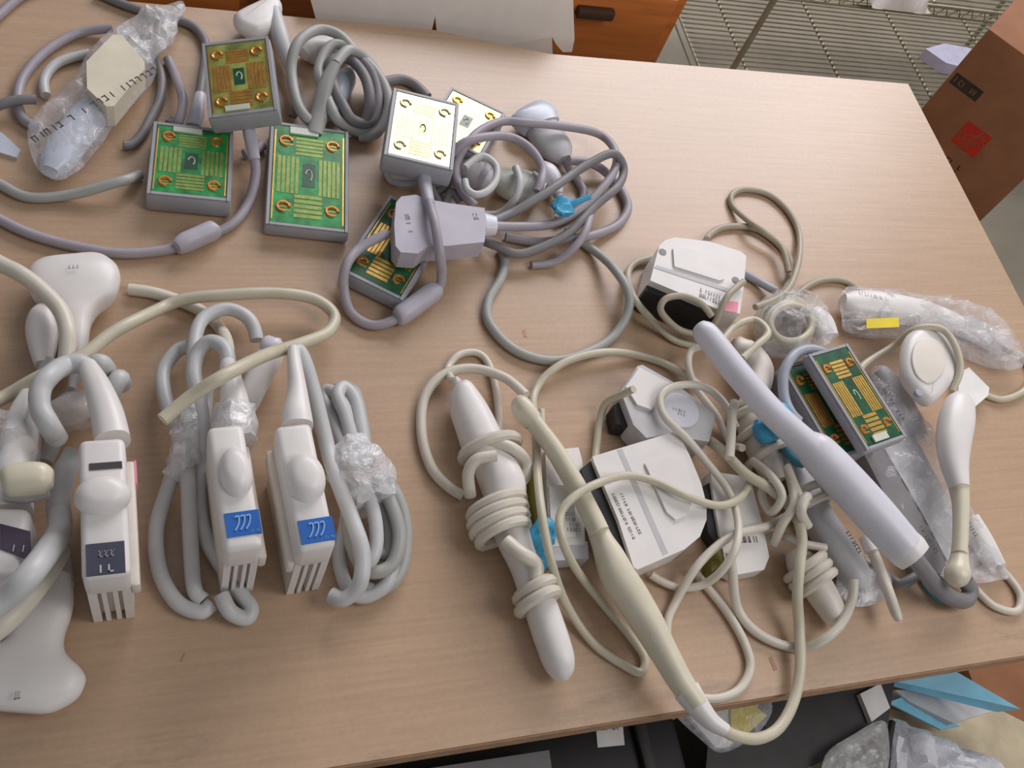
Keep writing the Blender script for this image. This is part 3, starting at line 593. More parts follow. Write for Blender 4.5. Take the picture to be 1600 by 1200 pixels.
lone_cable('probe_cable', [(382, 242), (396, 236), (410, 226)], 0.0055, 'cable_violet', 'short grey cable piece between the two green boards', GL)
single('tape_strip', prism([(-20, 196), (4, 208), (32, 234), (26, 246), (0, 238), (-20, 224)], 0.0, 0.003, 0.001), 'pale_blue', 'pale blue tape strip at the left table edge', 'tape')

# ================================================================== UPRIGHT WHITE PROBE CONNECTORS (lower left group)
GU = 'white upright probe connectors with ribbed fronts'
def upright(name, label, TL, TR, BL, h, knob, lab, lab_mat, lab_ink, cone, ridge_side=1, body='white'):
    t = thing(name, label, 'connector', W((TR[0]+BL[0])/2, (TR[1]+BL[1])/2, 0), GU)
    mtx, lw, lh = frame(W(*TL, h), W(*TR, h), W(*BL, h))
    part('body', rbox(lw, lh, 0.034, 0.0045, mtx, 3, z0=-0.034), body, t)
    part('base', rbox(lw*0.97, lh*0.90, h-0.032, 0.002, mtx @ Matrix.Translation((0, lh*0.04, 0)), 2, z0=-h+0.0006), 'warm_white', t)
    n = 4
    for i in range(n):
        x = (-0.5 + (i+0.5)/n)*lw*0.98; w = lw*(0.2 if i in (0, n-1) else 0.11)
        pts = [(-lh*0.5+0.002, -0.026), (-lh*0.40, -0.026), (-lh*0.40, -h+0.0006), (-lh*0.5+0.003, -h+0.0006), (-lh*0.5+0.002, -h*0.6)]
        m2 = mtx @ Matrix(((0, 0, 1, 0), (1, 0, 0, 0), (0, 1, 0, 0), (0, 0, 0, 1)))
        part('rib', prism_w(pts, x-w/2, x+w/2, 0.0012, 1, m2), body, t)
    part('side_rail', rbox(0.006, lh*0.93, 0.018, 0.002, mtx @ Matrix.Translation((ridge_side*(lw/2+0.002), -lh*0.02, 0)), 2, z0=-0.045), 'warm_white', t)
    # knob: oval raised latch
    kc = W(knob[0], knob[1], h+0.004); ang = math.atan2(mtx[1][1], mtx[0][1])
    kl, kw = knob[3]*S(knob[0], knob[1], h)/2, knob[2]*S(knob[0], knob[1], h)/2
    kn = MB(); nn = 26; rings = 7; vs = []; fs = []
    for k in range(rings+1):
        q = math.pi/2*k/rings; s = math.cos(q)**0.6 if k < rings else 0.02; z = 0.013*math.sin(q)
        for i in range(nn):
            a = 2*math.pi*i/nn; x, y = kl*s*math.cos(a), kw*s*math.sin(a)
            vs.append((kc.x + x*math.cos(ang) - y*math.sin(ang), kc.y + x*math.sin(ang) + y*math.cos(ang), TZ+h-0.001+z))
    for k in range(rings):
        for i in range(nn): fs.append((k*nn+i, k*nn+(i+1) % nn, (k+1)*nn+(i+1) % nn, (k+1)*nn+i))
    fs.append(tuple(rings*nn+i for i in range(nn))); fs.append(tuple(range(nn-1, -1, -1)))
    part('latch_knob', kn.add(vs, fs), body, t, angle=60)
    q3, w3, h3 = frame(W(*lab[0], h), W(*lab[1], h), W(*lab[3], h)); lc = mtx.inverted() @ (sum((W(*p, h) for p in lab), Vector())/4)
    lc.x = max(-lw/2+w3/2+0.003, min(lw/2-w3/2-0.003, lc.x)); m3 = mtx @ Matrix.Translation((lc.x, lc.y, 0.0008))
    lm = MB(); strip(lm, m3, -w3/2, w3/2, -h3/2, h3/2, -0.0015, 0); lo = part('label_plate', lm, lab_mat, t, smooth=False)
    return t, mtx, lw, lh, lo, m3, w3, h3
H9 = 0.10
# connector with dark label (B4)
r = upright('probe_connector', 'white upright connector with dark grey label plate, left of the blue labelled pair', (129, 688), (201, 680), (120, 908), H9, (160, 772, 84, 66), [(138, 856), (198, 846), (196, 884), (130, 906)], 'label_dark', None, None)
t, mtx, lw, lh, lo, m3, w3, h3 = r
part('lettering', scribble(m3, -w3*0.2, w3*0.25, h3*0.0, h3*0.3, 1, 3, 0.0003, 0.3, 21), 'ink_faint', lo, smooth=False)
part('lettering', scribble(m3, -w3*0.18, w3*0.25, -h3*0.5, -h3*0.15, 1, 2, 0.0003, 0, 22), 'label_grey', lo, smooth=False)
part('name_strip', strip(MB(), mtx, -lw*0.28, lw*0.42, lh*0.26, lh*0.31, -0.001, 0.0006), 'ink', t, smooth=False)
part('pink_mark', rbox(0.002, 0.018, 0.012, 0.0005, mtx @ Matrix.Translation((lw/2+0.0052, lh*0.36, 0)), 1, z0=-0.04), 'pink', t)
part('strain_relief', loft([(176, 690, 54, 30, 0.072), (168, 650, 50, 28, 0.07), (152, 605, 40, 24, 0.064), (138, 575, 28, 18, 0.058)], 0.07), 'white', t)
part('cable', cable([(140, 578, 0.058), (122, 568, 0.058), (92, 576, 0.054), (66, 602, 0.048), (62, 634, 0.048), (74, 660, 0.048), (90, 686, 0.046)], 0.0075), 'cable_grey', t)
# blue pair
def swoosh(lo, m3, w3, h3):
    mb = MB()
    for k, x in enumerate((-0.16, 0.0, 0.16)):
        tube_w(catmull([m3 @ Vector(((x+a)*w3, b*h3, 0.0004)) for (a, b) in ((-0.06, 0.28), (0.05, 0.3), (0.05, 0.1), (-0.02, -0.12), (-0.1, -0.26))], 4), 0.0007, 5, mb=mb)
    part('lettering', mb, 'label_light', lo, smooth=False)
    part('fine_print', scribble(m3, w3*0.2, w3*0.46, -h3*0.44, -h3*0.28, 1, 5, 0.0003, 0, 7), 'label_light', lo, smooth=False)
r = upright('probe_connector', 'white upright connector with blue label and taped neck, left of the blue pair', (332, 668), (388, 658), (342, 866), H9, (369, 735, 50, 86), [(346, 804), (400, 797), (402, 834), (347, 842)], 'label_blue', None, None)
t, mtx, lw, lh, lo, m3, w3, h3 = r; swoosh(lo, m3, w3, h3)
part('strain_relief', loft([(364, 672, 54, 30, 0.072), (366, 635, 46, 28, 0.07), (362, 600, 34, 24, 0.066), (356, 572, 24, 18, 0.06)], 0.07), 'white', t)
part('cable', cable([(358, 578, 0.06), (352, 546, 0.06), (330, 534, 0.056), (310, 550, 0.05), (303, 585, 0.045), (312, 630, 0.04), (318, 680, 0.036), (314, 725, 0.03), (311, 785, 0.022), (322, 840, 0.014), (352, 893, 0.008), (376, 928), (392, 950), (384, 966), (360, 956), (346, 930)], 0.006), 'cable_grey', t)
part('clear_tape', crumple(loft([(366, 640, 62, 36, 0.073), (366, 668, 70, 44, 0.073), (366, 694, 64, 46, 0.072)], 0.07, n=6), 0.003, 120), 'clear_wrap', t)
r = upright('probe_connector', 'white upright connector with blue label beside the tied cable bundle, right of the blue pair', (434, 666), (490, 657), (462, 864), H9, (478, 744, 62, 84), [(459, 815), (513, 808), (518, 845), (465, 852)], 'label_blue', None, None, -1)
t, mtx, lw, lh, lo, m3, w3, h3 = r; swoosh(lo, m3, w3, h3)
part('strain_relief', loft([(464, 668, 50, 30, 0.072), (463, 648, 46, 28, 0.072), (464, 610, 30, 22, 0.07), (460, 572, 23, 18, 0.066), (458, 548, 18, 14, 0.062)], 0.07), 'white', t)
part('cable', cable([(458, 556, 0.06), (466, 548, 0.058), (476, 566, 0.056), (490, 612, 0.05), (506, 676, 0.04), (520, 730, 0.03), (548, 806, 0.018), (566, 862, 0.01), (562, 912), (538, 936), (518, 930)], 0.0062), 'cable_grey', t)
# tied bundle
t = thing('cable_bundle', 'folded grey cable bundle tied with crinkled clear wrap', 'cable', W(570, 750, 0), None)
for pts in ([(545, 720, 0.03), (522, 660, 0.024), (506, 622, 0.018), (514, 610, 0.02), (536, 630, 0.026), (546, 680, 0.03), (552, 730, 0.032)],
            [(560, 720, 0.03), (540, 650, 0.034), (528, 618, 0.034), (538, 605, 0.03), (556, 628, 0.028), (568, 690, 0.028), (572, 730, 0.03)],
            [(575, 722, 0.022), (566, 660, 0.02), (556, 618, 0.018), (545, 606, 0.012), (530, 608, 0.008), (520, 640, 0.008), (532, 700, 0.012), (545, 730, 0.016)],
            [(596, 740, 0.022), (622, 780, 0.02), (634, 836, 0.014), (624, 895, 0.009), (592, 922, 0.0075), (560, 914, 0.0075)],
            [(588, 744, 0.03), (612, 790, 0.03), (624, 838, 0.026), (612, 882, 0.02), (584, 894, 0.018), (562, 880, 0.016), (545, 830, 0.02), (548, 770, 0.026)],
            [(566, 752, 0.034), (584, 800, 0.034), (588, 850, 0.03), (576, 878, 0.026), (560, 862, 0.02), (552, 820, 0.018)],
            [(548, 760, 0.02), (540, 820, 0.012), (530, 872, 0.008), (545, 922, 0.008), (572, 932, 0.008), (602, 914, 0.012), (614, 880, 0.016)],
            [(580, 760, 0.022), (606, 826, 0.018), (604, 866, 0.014), (580, 852, 0.014)]):
    part('strand', cable(pts, 0.0056), 'cable_mid' if pts[0][0] > 570 else 'cable_grey', t)
part('clear_wrap', crumple(loft([(545, 700, 60, 34, 0.026), (556, 726, 86, 50, 0.028), (570, 755, 92, 52, 0.028), (584, 790, 66, 40, 0.028)], 0.028, n=8, seg=28), 0.005, 90, 4), 'clear_wrap', t)
# loops left of the first blue connector
t = thing('cable_loops', 'long light grey cable loops hanging left of the blue labelled pair', 'cable', W(300, 780, 0))
for pts in ([(278, 720, 0.03), (262, 765, 0.02), (244, 828, 0.012), (250, 893, 0.008), (276, 940), (312, 956), (330, 944)],
            [(290, 700, 0.034), (294, 755, 0.03), (298, 850, 0.018), (304, 920, 0.009), (318, 938, 0.0075)],
            [(290, 690, 0.03), (268, 650, 0.026), (256, 612, 0.02), (256, 578, 0.016), (276, 549, 0.016), (296, 542, 0.02)],
            [(300, 690, 0.038), (306, 620, 0.034), (303, 545, 0.03), (316, 500, 0.026), (354, 483, 0.024), (390, 500, 0.024), (402, 540, 0.022), (396, 580, 0.018)],
            [(300, 720, 0.03), (318, 650, 0.028), (322, 610, 0.026)]):
    part('strand', cable(pts, 0.0058), 'cable_grey', t)
part('clear_tape', crumple(loft([(300, 646, 44, 34, 0.034), (296, 680, 54, 42, 0.034), (288, 716, 44, 34, 0.032), (268, 746, 30, 12, 0.03)], 0.03, n=8, seg=24), 0.0035, 110, 2), 'clear_wrap', t)
t = thing('bundled_plug', 'white probe neck leaning behind the first blue labelled connector', 'plug', W(405, 590, 0))
part('body', loft([(432, 540, 26, 20), (422, 556, 42, 26), (404, 590, 40, 26), (388, 626, 36, 24), (380, 650, 24, 18)], 0.02), 'white', t)
part('cap', loft([(415, 532, 18, 14), (424, 545, 40, 24), (436, 552, 30, 20)], 0.026, n=4), 'lavender', t)
# beige cables
lone_cable('beige_cable', [(-60, 650, 0.05), (0, 624, 0.045), (60, 590, 0.035), (128, 557, 0.02), (178, 519, 0.012), (238, 488, 0.01), (288, 468, 0.018), (350, 461, 0.022), (430, 458, 0.022), (490, 467, 0.02), (522, 492, 0.02), (512, 519, 0.026), (470, 537, 0.04), (415, 555, 0.06), (350, 587, 0.085), (298, 620, 0.09), (254, 656, 0.088)], 0.0052, 'cable_beige', 'long beige cable crossing over the upright connectors')
lone_cable('beige_cable', [(190, 451), (237, 457), (285, 472), (320, 490), (346, 516), (356, 545, 0.012), (352, 580, 0.02)], 0.0052, 'cable_cream', 'beige cable running from the convex probe to the first blue connector')
# convex probe left
t = thing('convex_probe', 'white convex probe with wide head at the left, cable laid over it', 'probe', W(115, 450, 0))
part('head', loft([(114, 401, 60, 8), (115, 407, 100, 18), (116, 424, 130, 27), (117, 446, 132, 30), (119, 467, 114, 29), (120, 486, 66, 27), (121, 505, 40, 26), (122, 530, 30, 24), (121, 560, 22, 18)], 0.018, seg=28, ex=2.8), 'white', t)
lmx, lw, lh = frame(W(105, 412, 0.0352), W(124, 410, 0.0352), W(106, 424, 0.0352)); part('emblem', scribble(lmx, -lw/2, lw/2, -lh/3, lh/3, 1, 3, 0.0004, 0.3, 3), 'ink_faint', t, smooth=False)
part('strain_relief', loft([(120, 552, 22, 20), (118, 580, 18, 14), (112, 610, 13, 12)], 0.018), 'grey_white', t)
lone_cable('white_cable', [(-60, 380, 0.035), (0, 412, 0.040), (32, 428, 0.0425), (63, 451, 0.0425), (94, 484, 0.0425), (106, 520, 0.042), (104, 560, 0.036)], 0.0065, 'cable_cream', 'thick white cable lying across the wide probe head')
t = thing('oval_probe', 'white oval probe end below the wide convex head', 'probe', W(80, 530, 0))
part('head', loft([(69, 480, 18, 14), (68, 492, 40, 22), (67, 516, 50, 26), (67, 545, 40, 22), (67, 572, 24, 18)], 0.016), 'white', t)
part('neck', loft([(76, 566, 28, 18), (70, 596, 24, 16), (58, 624, 20, 14)], 0.016, n=4), 'grey_white', t)
for i, (pts, lb) in enumerate((([(140, 590, 0.05), (152, 568, 0.05), (164, 574, 0.045), (168, 592, 0.035), (160, 615, 0.02)], 'short white cable hump behind the dark labelled connector neck'), ([(168, 622, 0.03), (178, 604, 0.036), (187, 592, 0.036), (190, 600, 0.02)], 'white cable stub poking out right of the dark labelled connector neck'))):
    lone_cable('cable_stub', pts, 0.0075, 'cable_grey', lb)
# left edge connector (half out of frame)
t = thing('bagged_connector', 'white plum labelled connector at the left edge, partly wrapped in clear film', 'connector', W(10, 850, 0))
mtx, lw, lh = frame(W(-40, 790, 0.075), W(40, 800, 0.075), W(-44, 896, 0.075))
part('body', rbox(lw, lh*1.08, 0.055, 0.006, mtx, 3, z0=-0.055), 'white', t)
part('label_plate', prism([(0, 818), (47, 830), (49, 876), (0, 858)], 0.0742, 0.0758, 0), 'label_plum', t, smooth=False)
lmx, w3, h3 = frame(W(0, 818, 0.0762), W(47, 830, 0.0762), W(2, 860, 0.0762)); part('lettering', scribble(lmx, -w3*0.05, w3*0.4, -h3*0.45, -h3*0.1, 1, 3, 0.0003, 0, 2), 'label_grey', t, smooth=False)
part('neck', loft([(20, 800, 60, 30, 0.05), (22, 740, 56, 32, 0.05), (30, 690, 54, 32, 0.048), (38, 650, 44, 28, 0.046), (46, 618, 26, 18, 0.044)], 0.05), 'white', t)
part('film', bag([(-30, 640), (10, 640), (38, 636), (60, 660), (62, 720), (44, 766), (0, 774), (-30, 760)], 0.03, 0.072, 0.008, seed=12), 'clear_bag', t)
t = thing('plastic_cap', 'cream flat round cap lying left of the dark labelled connector', 'puck', W(42, 752, 0))  # loose cream plastic cap
part('dome', loft([(2, 754, 30, 14), (14, 752, 48, 22), (44, 749, 52, 24), (70, 748, 46, 22), (83, 748, 26, 12)], 0.086), 'ivory', t)
part('skirt', loft([(8, 762, 44, 12, 0.07), (44, 762, 50, 16, 0.07), (76, 758, 40, 12, 0.07)], 0.07, n=5), 'grey_white', t)
t = thing('plastic_cap', 'brownish translucent cap under the cable loop of the dark labelled connector', 'puck', W(110, 645, 0))  # brownish translucent round cap
part('dome', loft([(80, 656, 30, 14), (92, 648, 44, 24), (116, 638, 46, 26), (134, 630, 40, 22), (142, 628, 20, 12)], 0.020), 'warm_white', t)
part('film', crumple(loft([(76, 660, 40, 22), (96, 650, 54, 32), (120, 640, 56, 34), (144, 628, 40, 24)], 0.021, n=5), 0.003, 90), 'clear_bag', t)
part('tail', loft([(88, 660, 30, 18, 0.016), (84, 690, 26, 16, 0.012), (72, 722, 20, 14, 0.010)], 0.03), 'cable_mid', t)
lone_cable('grey_cable', [(118, 708, 0.03), (112, 718, 0.03), (100, 742, 0.03), (91, 785, 0.026), (93, 828, 0.022), (74, 862, 0.06), (38, 907, 0.085), (0, 941, 0.085), (-50, 977, 0.08)], 0.0085, 'cable_grey', 'thick light grey cable looping from the dark labelled connector to the left edge')
lone_cable('grey_cable', [(92, 862, 0.034), (78, 886, 0.044), (38, 940, 0.05), (0, 978, 0.06), (-50, 1012, 0.05)], 0.0078, 'cable_cream', 'lower cream grey cable over the bottom left probe neck')
t = thing('convex_probe', 'large white convex probe at the bottom left corner', 'probe', W(50, 1030, 0))
part('head', loft([(92, 900, 40, 24), (80, 942, 66, 26), (62, 984, 76, 28), (54, 1010, 90, 28), (46, 1034, 150, 28), (40, 1058, 176, 28), (36, 1084, 168, 26), (32, 1104, 120, 18), (30, 1112, 70, 8)], 0.017, seg=28, ex=2.8), 'white', t)
lmx, lw, lh = frame(W(20, 1078, 0.0325), W(38, 1076, 0.0325), W(22, 1096, 0.0325)); part('emblem', scribble(lmx, -lw/2, lw/2, -lh/2, lh/2, 1, 3, 0.0004, 0.2, 5), 'ink_faint', t, smooth=False)
part('neck', loft([(92, 915, 44, 24), (92, 885, 40, 22), (94, 850, 28, 18)], 0.016), 'grey_white', t)

# ================================================================== CENTRE: WRAPPED PROBE AND LONG BEIGE PROBE
t = thing('wrapped_probe', 'white stick probe wrapped round with its own cable, centre of table', 'probe', W(790, 830, 0))
part('boot', loft([(712, 592, 8, 8), (715, 602, 16, 16), (720, 610, 34, 30), (728, 632, 52, 34), (742, 664, 60, 38), (756, 698, 64, 40), (766, 714, 60, 38)], 0.022), 'white', t)
part('body', loft([(758, 700, 54, 36), (776, 735, 64, 40), (788, 765, 66, 42), (790, 800, 58, 38), (802, 840, 50, 34), (820, 885, 42, 30), (836, 930, 44, 32)], 0.022), 'white', t)
part('tip', loft([(838, 928, 46, 32), (852, 970, 50, 32), (864, 1005, 50, 32), (874, 1035, 46, 30), (881, 1055, 30, 20), (884, 1063, 8, 6)], 0.018), 'white', t)
def wrap(t, x, y, dx, dy, w, hm, r, m='cable_cream'):
    # closed cable turn round the probe: centre pixel, axis direction in pixels, width in px, height mm
    c = W(x, y, 0.022); a = (W(x+dx, y+dy, 0.022) - c).normalized(); side = a.cross(Vector((0, 0, 1))).normalized(); ww = w*S(x, y, 0.022)/2
    P = [c + side*(ww*math.cos(q)) + Vector((0, 0, max(-0.022+r, hm/2000*math.sin(q)))) + a*(0.002*math.cos(q)) for q in [2*math.pi*k/22 for k in range(22)]]
    part('cable_turn', tube_w(P, r, 8, True), m, t)
for (x, y, w) in ((766, 702, 98), (776, 792, 92), (778, 806, 94), (781, 820, 92), (786, 834, 84)): wrap(t, x, y, 12, 40, w-6, 48, 0.0046)
for (x, y, w) in ((836, 922, 62), (840, 940, 64)): wrap(t, x, y, 16, 44, w-4, 42, 0.005)
part('cable', cable([(766, 690, 0.04), (800, 700, 0.04), (822, 722, 0.024), (818, 748, 0.014), (800, 765, 0.01)], 0.005), 'cable_cream', t)
part('cable', cable([(735, 775, 0.02), (732, 740, 0.035), (745, 718, 0.045), (775, 712, 0.048)], 0.005), 'cable_cream', t)
part('cable', cable([(790, 845, 0.04), (812, 864, 0.042), (836, 880, 0.034), (838, 905, 0.03)], 0.006), 'cable_cream', t)
part('cable', cable([(724, 775, 0.006), (700, 760), (674, 730), (659, 678), (663, 622), (692, 586, 0.008), (738, 576, 0.012), (788, 590, 0.02), (822, 618, 0.03)], 0.0046), 'cable_cream', t)
part('cable', cable([(706, 594, 0.016), (700, 576), (716, 555), (743, 551), (762, 566), (775, 608), (780, 668), (776, 700, 0.02)], 0.0034), 'cable_cream', t)
# long beige probe
t = thing('endocavity_probe', 'long beige probe stretching diagonally off the front table edge', 'probe', W(940, 840, 0))
part('collar', loft([(806, 624, 16, 14), (812, 632, 28, 20), (822, 646, 32, 22), (834, 660, 28, 20)], 0.040), 'ivory', t)
part('shaft', loft([(820, 640, 25, 18), (840, 668, 25, 18), (868, 706, 26, 19), (900, 760, 28, 20), (924, 806, 29, 20), (936, 832, 30, 21)], 0.041), 'ivory', t)
part('handle', loft([(931, 822, 28, 20), (941, 846, 32, 24), (952, 870, 43, 28), (966, 902, 51, 31), (986, 932, 51, 31), (1012, 974, 46, 30), (1041, 1026, 39, 26), (1064, 1066, 36, 22), (1090, 1102, 30, 19)], 0.036), 'ivory', t)
part('strain_relief', loft([(1072, 1078, 40, 24), (1092, 1106, 33, 20), (1112, 1128, 26, 15), (1134, 1142, 20, 12)], 0.034), 'white', t)
part('cable', cable([(1128, 1139, 0.034), (1150, 1150, 0.028), (1185, 1154, 0.018), (1217, 1137, 0.012), (1240, 1096, 0.010), (1250, 1045, 0.010), (1249, 985, 0.012), (1246, 930, 0.02), (1250, 880, 0.03), (1253, 838, 0.036), (1240, 800, 0.04), (1205, 765, 0.042), (1165, 740, 0.04), (1130, 705, 0.035), (1110, 690, 0.02)], 0.0047), 'cable_beige', t)
lmx, lw, lh = frame(W(1022, 990, 0.0525), W(1040, 1018, 0.0515), W(1016, 994, 0.0525)); part('printed_text', scribble(lmx, -lw/2, lw/2, -0.002, 0.002, 1, 4, 0.0004, 0, 8), 'ink_faint', t, smooth=False)
lone_cable('beige_cable', [(834, 648, 0.02), (834, 618, 0.008), (852, 588), (892, 562), (955, 550), (1022, 562), (1072, 586, 0.008), (1100, 610, 0.012)], 0.0038, 'cable_beige', 'beige cable arching above the white connectors from the long probe top')
lone_cable('beige_cable', [(836, 668, 0.018), (838, 692, 0.03), (842, 765, 0.034), (856, 855, 0.03), (881, 936, 0.012), (925, 1003), (976, 1040), (1002, 1050), (1006, 1026), (980, 988), (943, 945), (898, 886, 0.02), (877, 838, 0.034), (876, 803, 0.034), (896, 777, 0.038), (932, 756, 0.042), (977, 743, 0.042), (1022, 752, 0.042), (1072, 775, 0.042), (1122, 790, 0.036), (1156, 778, 0.034), (1172, 752, 0.034)], 0.0036, 'cable_beige', 'thin beige cable looping round the long probe and over the white flat connector')
lone_cable('white_cable', [(846, 640, 0.008), (848, 700, 0.006), (850, 800, 0.008), (858, 850)], 0.003, 'cable_cream', 'thin white cable straight down beside the long beige probe shaft')
# white flat connector
t = thing('flat_connector', 'white flat D shaped connector with black pin edge and printed text', 'connector', W(1010, 785, 0))
part('shell', prism([(926, 713), (1052, 675), (1060, 677), (1078, 712), (1096, 756), (1104, 788), (1104, 812), (1094, 838), (1070, 858), (1040, 871), (996, 890), (990, 886), (966, 812), (928, 722)], 0.004, 0.036, 0.006, 3), 'white', t)
part('pin_block', prism([(908, 732), (926, 718), (966, 806), (1000, 884), (988, 892), (950, 836), (918, 772)], 0.002, 0.031, 0.002), 'black', t)
part('groove', prism([(964, 703), (972, 701), (1044, 864), (1036, 868)], 0.0355, 0.0362, 0), 'grey_white', t, smooth=False)
part('raised_panel', prism([(1008, 724), (1058, 711), (1066, 716), (1078, 760), (1080, 790), (1072, 806), (1056, 812), (1042, 800)], 0.0355, 0.0385, 0.0015), 'white', t)
lmx, lw, lh = frame(W(974, 766, 0.0362), W(1004, 834, 0.0362), W(956, 772, 0.0362)); part('printed_text', join(scribble(lmx, -lw*0.45, lw*0.5, lh*0.12, lh*0.42, 1, 16, 0.0003, 0, 13), scribble(lmx, -lw*0.55, lw*0.55, -lh*0.5, -lh*0.2, 1, 20, 0.0003, 0, 14)), 'ink', t, smooth=False)
# grey white connector behind it
t = thing('dark_socket_connector', 'grey white connector with dark socket behind the flat D shaped one', 'connector', W(1045, 630, 0))
part('shell', prism([(970, 612), (996, 572), (1004, 570), (1054, 598), (1116, 646), (1117, 655), (1108, 690), (1040, 680), (1010, 684), (990, 664)], 0.003, 0.032, 0.005, 3), 'grey_white', t)
part('top_cover', prism([(978, 604), (999, 574), (1050, 600), (1018, 640), (996, 632)], 0.0315, 0.035, 0.002), 'white', t)
part('socket', prism([(958, 634), (978, 620), (996, 650), (990, 668), (964, 662)], 0.002, 0.022, 0.003), 'socket', t)
c = W(1064, 640, 0.034); part('round_plate', disc_mb(c, 0.018, 0.018, 0, TZ+0.0315, TZ+0.0335, 0.0008), 'lavender', t)
lmx, lw, lh = frame(W(1052, 636, 0.0338), W(1074, 642, 0.0338), W(1050, 646, 0.0338)); part('printed_text', scribble(lmx, -lw/2, lw/2, -lh/2, lh/2, 2, 5, 0.0004, 0, 31), 'ink_faint', t, smooth=False)
lone_cable('beige_cable', [(930, 720, 0.008), (932, 700), (936, 664), (947, 630), (975, 615, 0.02), (990, 608, 0.035)], 0.0036, 'cable_beige', 'short beige cable left of the dark socket connector')
lone_cable('beige_cable', [(1150, 668, 0.03), (1134, 634, 0.036), (1110, 610, 0.04), (1080, 601, 0.041), (1046, 606, 0.041), (1031, 624, 0.041), (1040, 653, 0.041), (1072, 684, 0.038), (1104, 722, 0.03), (1136, 764, 0.03), (1152, 806, 0.03), (1152, 848, 0.03), (1134, 884, 0.02), (1102, 912, 0.008), (1060, 918), (1020, 900), (1000, 880)], 0.0036, 'cable_cream', 'cream cable ringing over the grey connector then down past the printed card')
# small white labelled connector
t = thing('slim_connector', 'slim white connector with small label between both centre probes', 'connector', W(880, 790, 0))
part('shell', prism([(852, 704), (904, 699), (910, 720), (912, 780), (914, 850), (862, 854), (856, 800)], 0.003, 0.026, 0.004, 3), 'white', t)
part('end_cap', prism([(862, 848), (918, 846), (920, 872), (868, 876)], 0.003, 0.022, 0.004), 'lavender', t)
part('step_plate', prism([(858, 760), (896, 756), (900, 838), (862, 842)], 0.0255, 0.0285, 0.001), 'white', t)
lmx, lw, lh = frame(W(884, 800, 0.0288), W(906, 799, 0.0288), W(886, 832, 0.0288)); part('printed_text', scribble(lmx, -lw/2, lw/2, -lh/2, lh/2, 4, 5, 0.0003, 0, 41), 'ink_faint', t, smooth=False)
single('cable_tie', crumple(join(loft([(826, 862, 30, 6, 0.016), (838, 848, 46, 10, 0.022), (856, 826, 42, 9, 0.028), (868, 818, 24, 5, 0.03)], 0.02, n=8), loft([(840, 850, 22, 10), (846, 878, 24, 8), (848, 890, 14, 5)], 0.016, n=6)), 0.003, 150), 'tie_blue', 'bright blue tie between the wrapped probe and the slim connector', 'tie')
single('olive_plug', loft([(826, 740, 16, 12), (832, 775, 24, 16), (838, 815, 22, 14), (842, 840, 12, 8)], 0.009), 'olive', 'dark olive plug half hidden behind the wrapped probe', 'plug')

# ================================================================== RIGHT GROUP
t = thing('boxy_connector', 'boxy white connector with black front and pink sticker', 'connector', W(1085, 430, 0))
part('shell', prism([(1016, 438), (1030, 384), (1040, 375), (1054, 371), (1108, 377), (1158, 393), (1166, 400), (1163, 440), (1156, 490), (1124, 484)], 0.004, 0.044, 0.006, 3), 'white', t)
part('front_socket', prism([(1010, 446), (1024, 444), (1118, 482), (1122, 490), (1116, 496), (1050, 470), (1008, 454)], 0.004, 0.036, 0.002), 'black', t)
part('raised_panel', prism([(1052, 388), (1064, 385), (1134, 400), (1138, 408), (1132, 436), (1124, 438), (1054, 416)], 0.0435, 0.0465, 0.002), 'white', t)
for (x, y) in ((1036, 393), (1150, 437)): c = W(x, y, 0.045); part('screw', disc_mb(c, 0.004, 0.004, 0, TZ+0.0436, TZ+0.0446, 0.0004, 14, 1), 'ink_faint', t)
part('ridge_line', prism([(1022, 418), (1026, 414), (1142, 452), (1140, 457)], 0.0435, 0.0445, 0), 'grey_white', t, smooth=False)
lmx, lw, lh = frame(W(1098, 450, 0.0442), W(1126, 460, 0.0442), W(1094, 466, 0.0442)); part('printed_text', scribble(lmx, -lw*0.6, lw*0.6, -lh/2, lh/2, 2, 8, 0.0004, 0, 17), 'ink_faint', t, smooth=False)
part('pink_sticker', prism([(1134, 470), (1154, 472), (1152, 488), (1132, 486)], 0.0438, 0.0446, 0), 'pink', t, smooth=False)
part('cable', cable([(1104, 374, 0.012), (1110, 366), (1132, 355), (1172, 355), (1200, 368), (1227, 393), (1237, 420), (1228, 450), (1210, 470)], 0.0036), 'cable_taupe', t)
lone_cable('taupe_cable', [(1180, 480, 0.01), (1226, 458), (1246, 416), (1249, 368), (1232, 331), (1201, 304), (1165, 296), (1144, 304), (1145, 322), (1168, 344, 0.005), (1193, 362, 0.010), (1222, 388, 0.010), (1232, 425)], 0.0034, 'cable_taupe', 'thin taupe cable loop rising above the boxy connector')
lone_cable('beige_cable', [(1022, 402, 0.006), (992, 412), (981, 430), (989, 462), (1013, 494), (1052, 530), (1085, 540)], 0.0036, 'cable_beige', 'beige cable curling round the left side of the boxy connector')
lone_cable('beige_cable', [(1162, 440, 0.05), (1136, 464, 0.05), (1116, 506, 0.032), (1100, 522, 0.02), (1066, 517, 0.02), (1043, 500, 0.028), (1032, 482, 0.038), (1042, 466, 0.044), (1068, 463, 0.046), (1095, 474, 0.046), (1112, 494, 0.04)], 0.0034, 'cable_taupe', 'small beige cable ring across the black front of the boxy connector')
lone_cable('blue_grey_cable', [(1150, 420), (1168, 430), (1196, 446), (1222, 460), (1245, 474)], 0.0045, 'cable_blue', 'short blue grey cable right of the boxy connector')
lone_cable('taupe_cable', [(1238, 466), (1266, 445), (1293, 437), (1322, 440), (1345, 456)], 0.0034, 'cable_taupe', 'taupe cable arc at the left end of the yellow labelled bag')
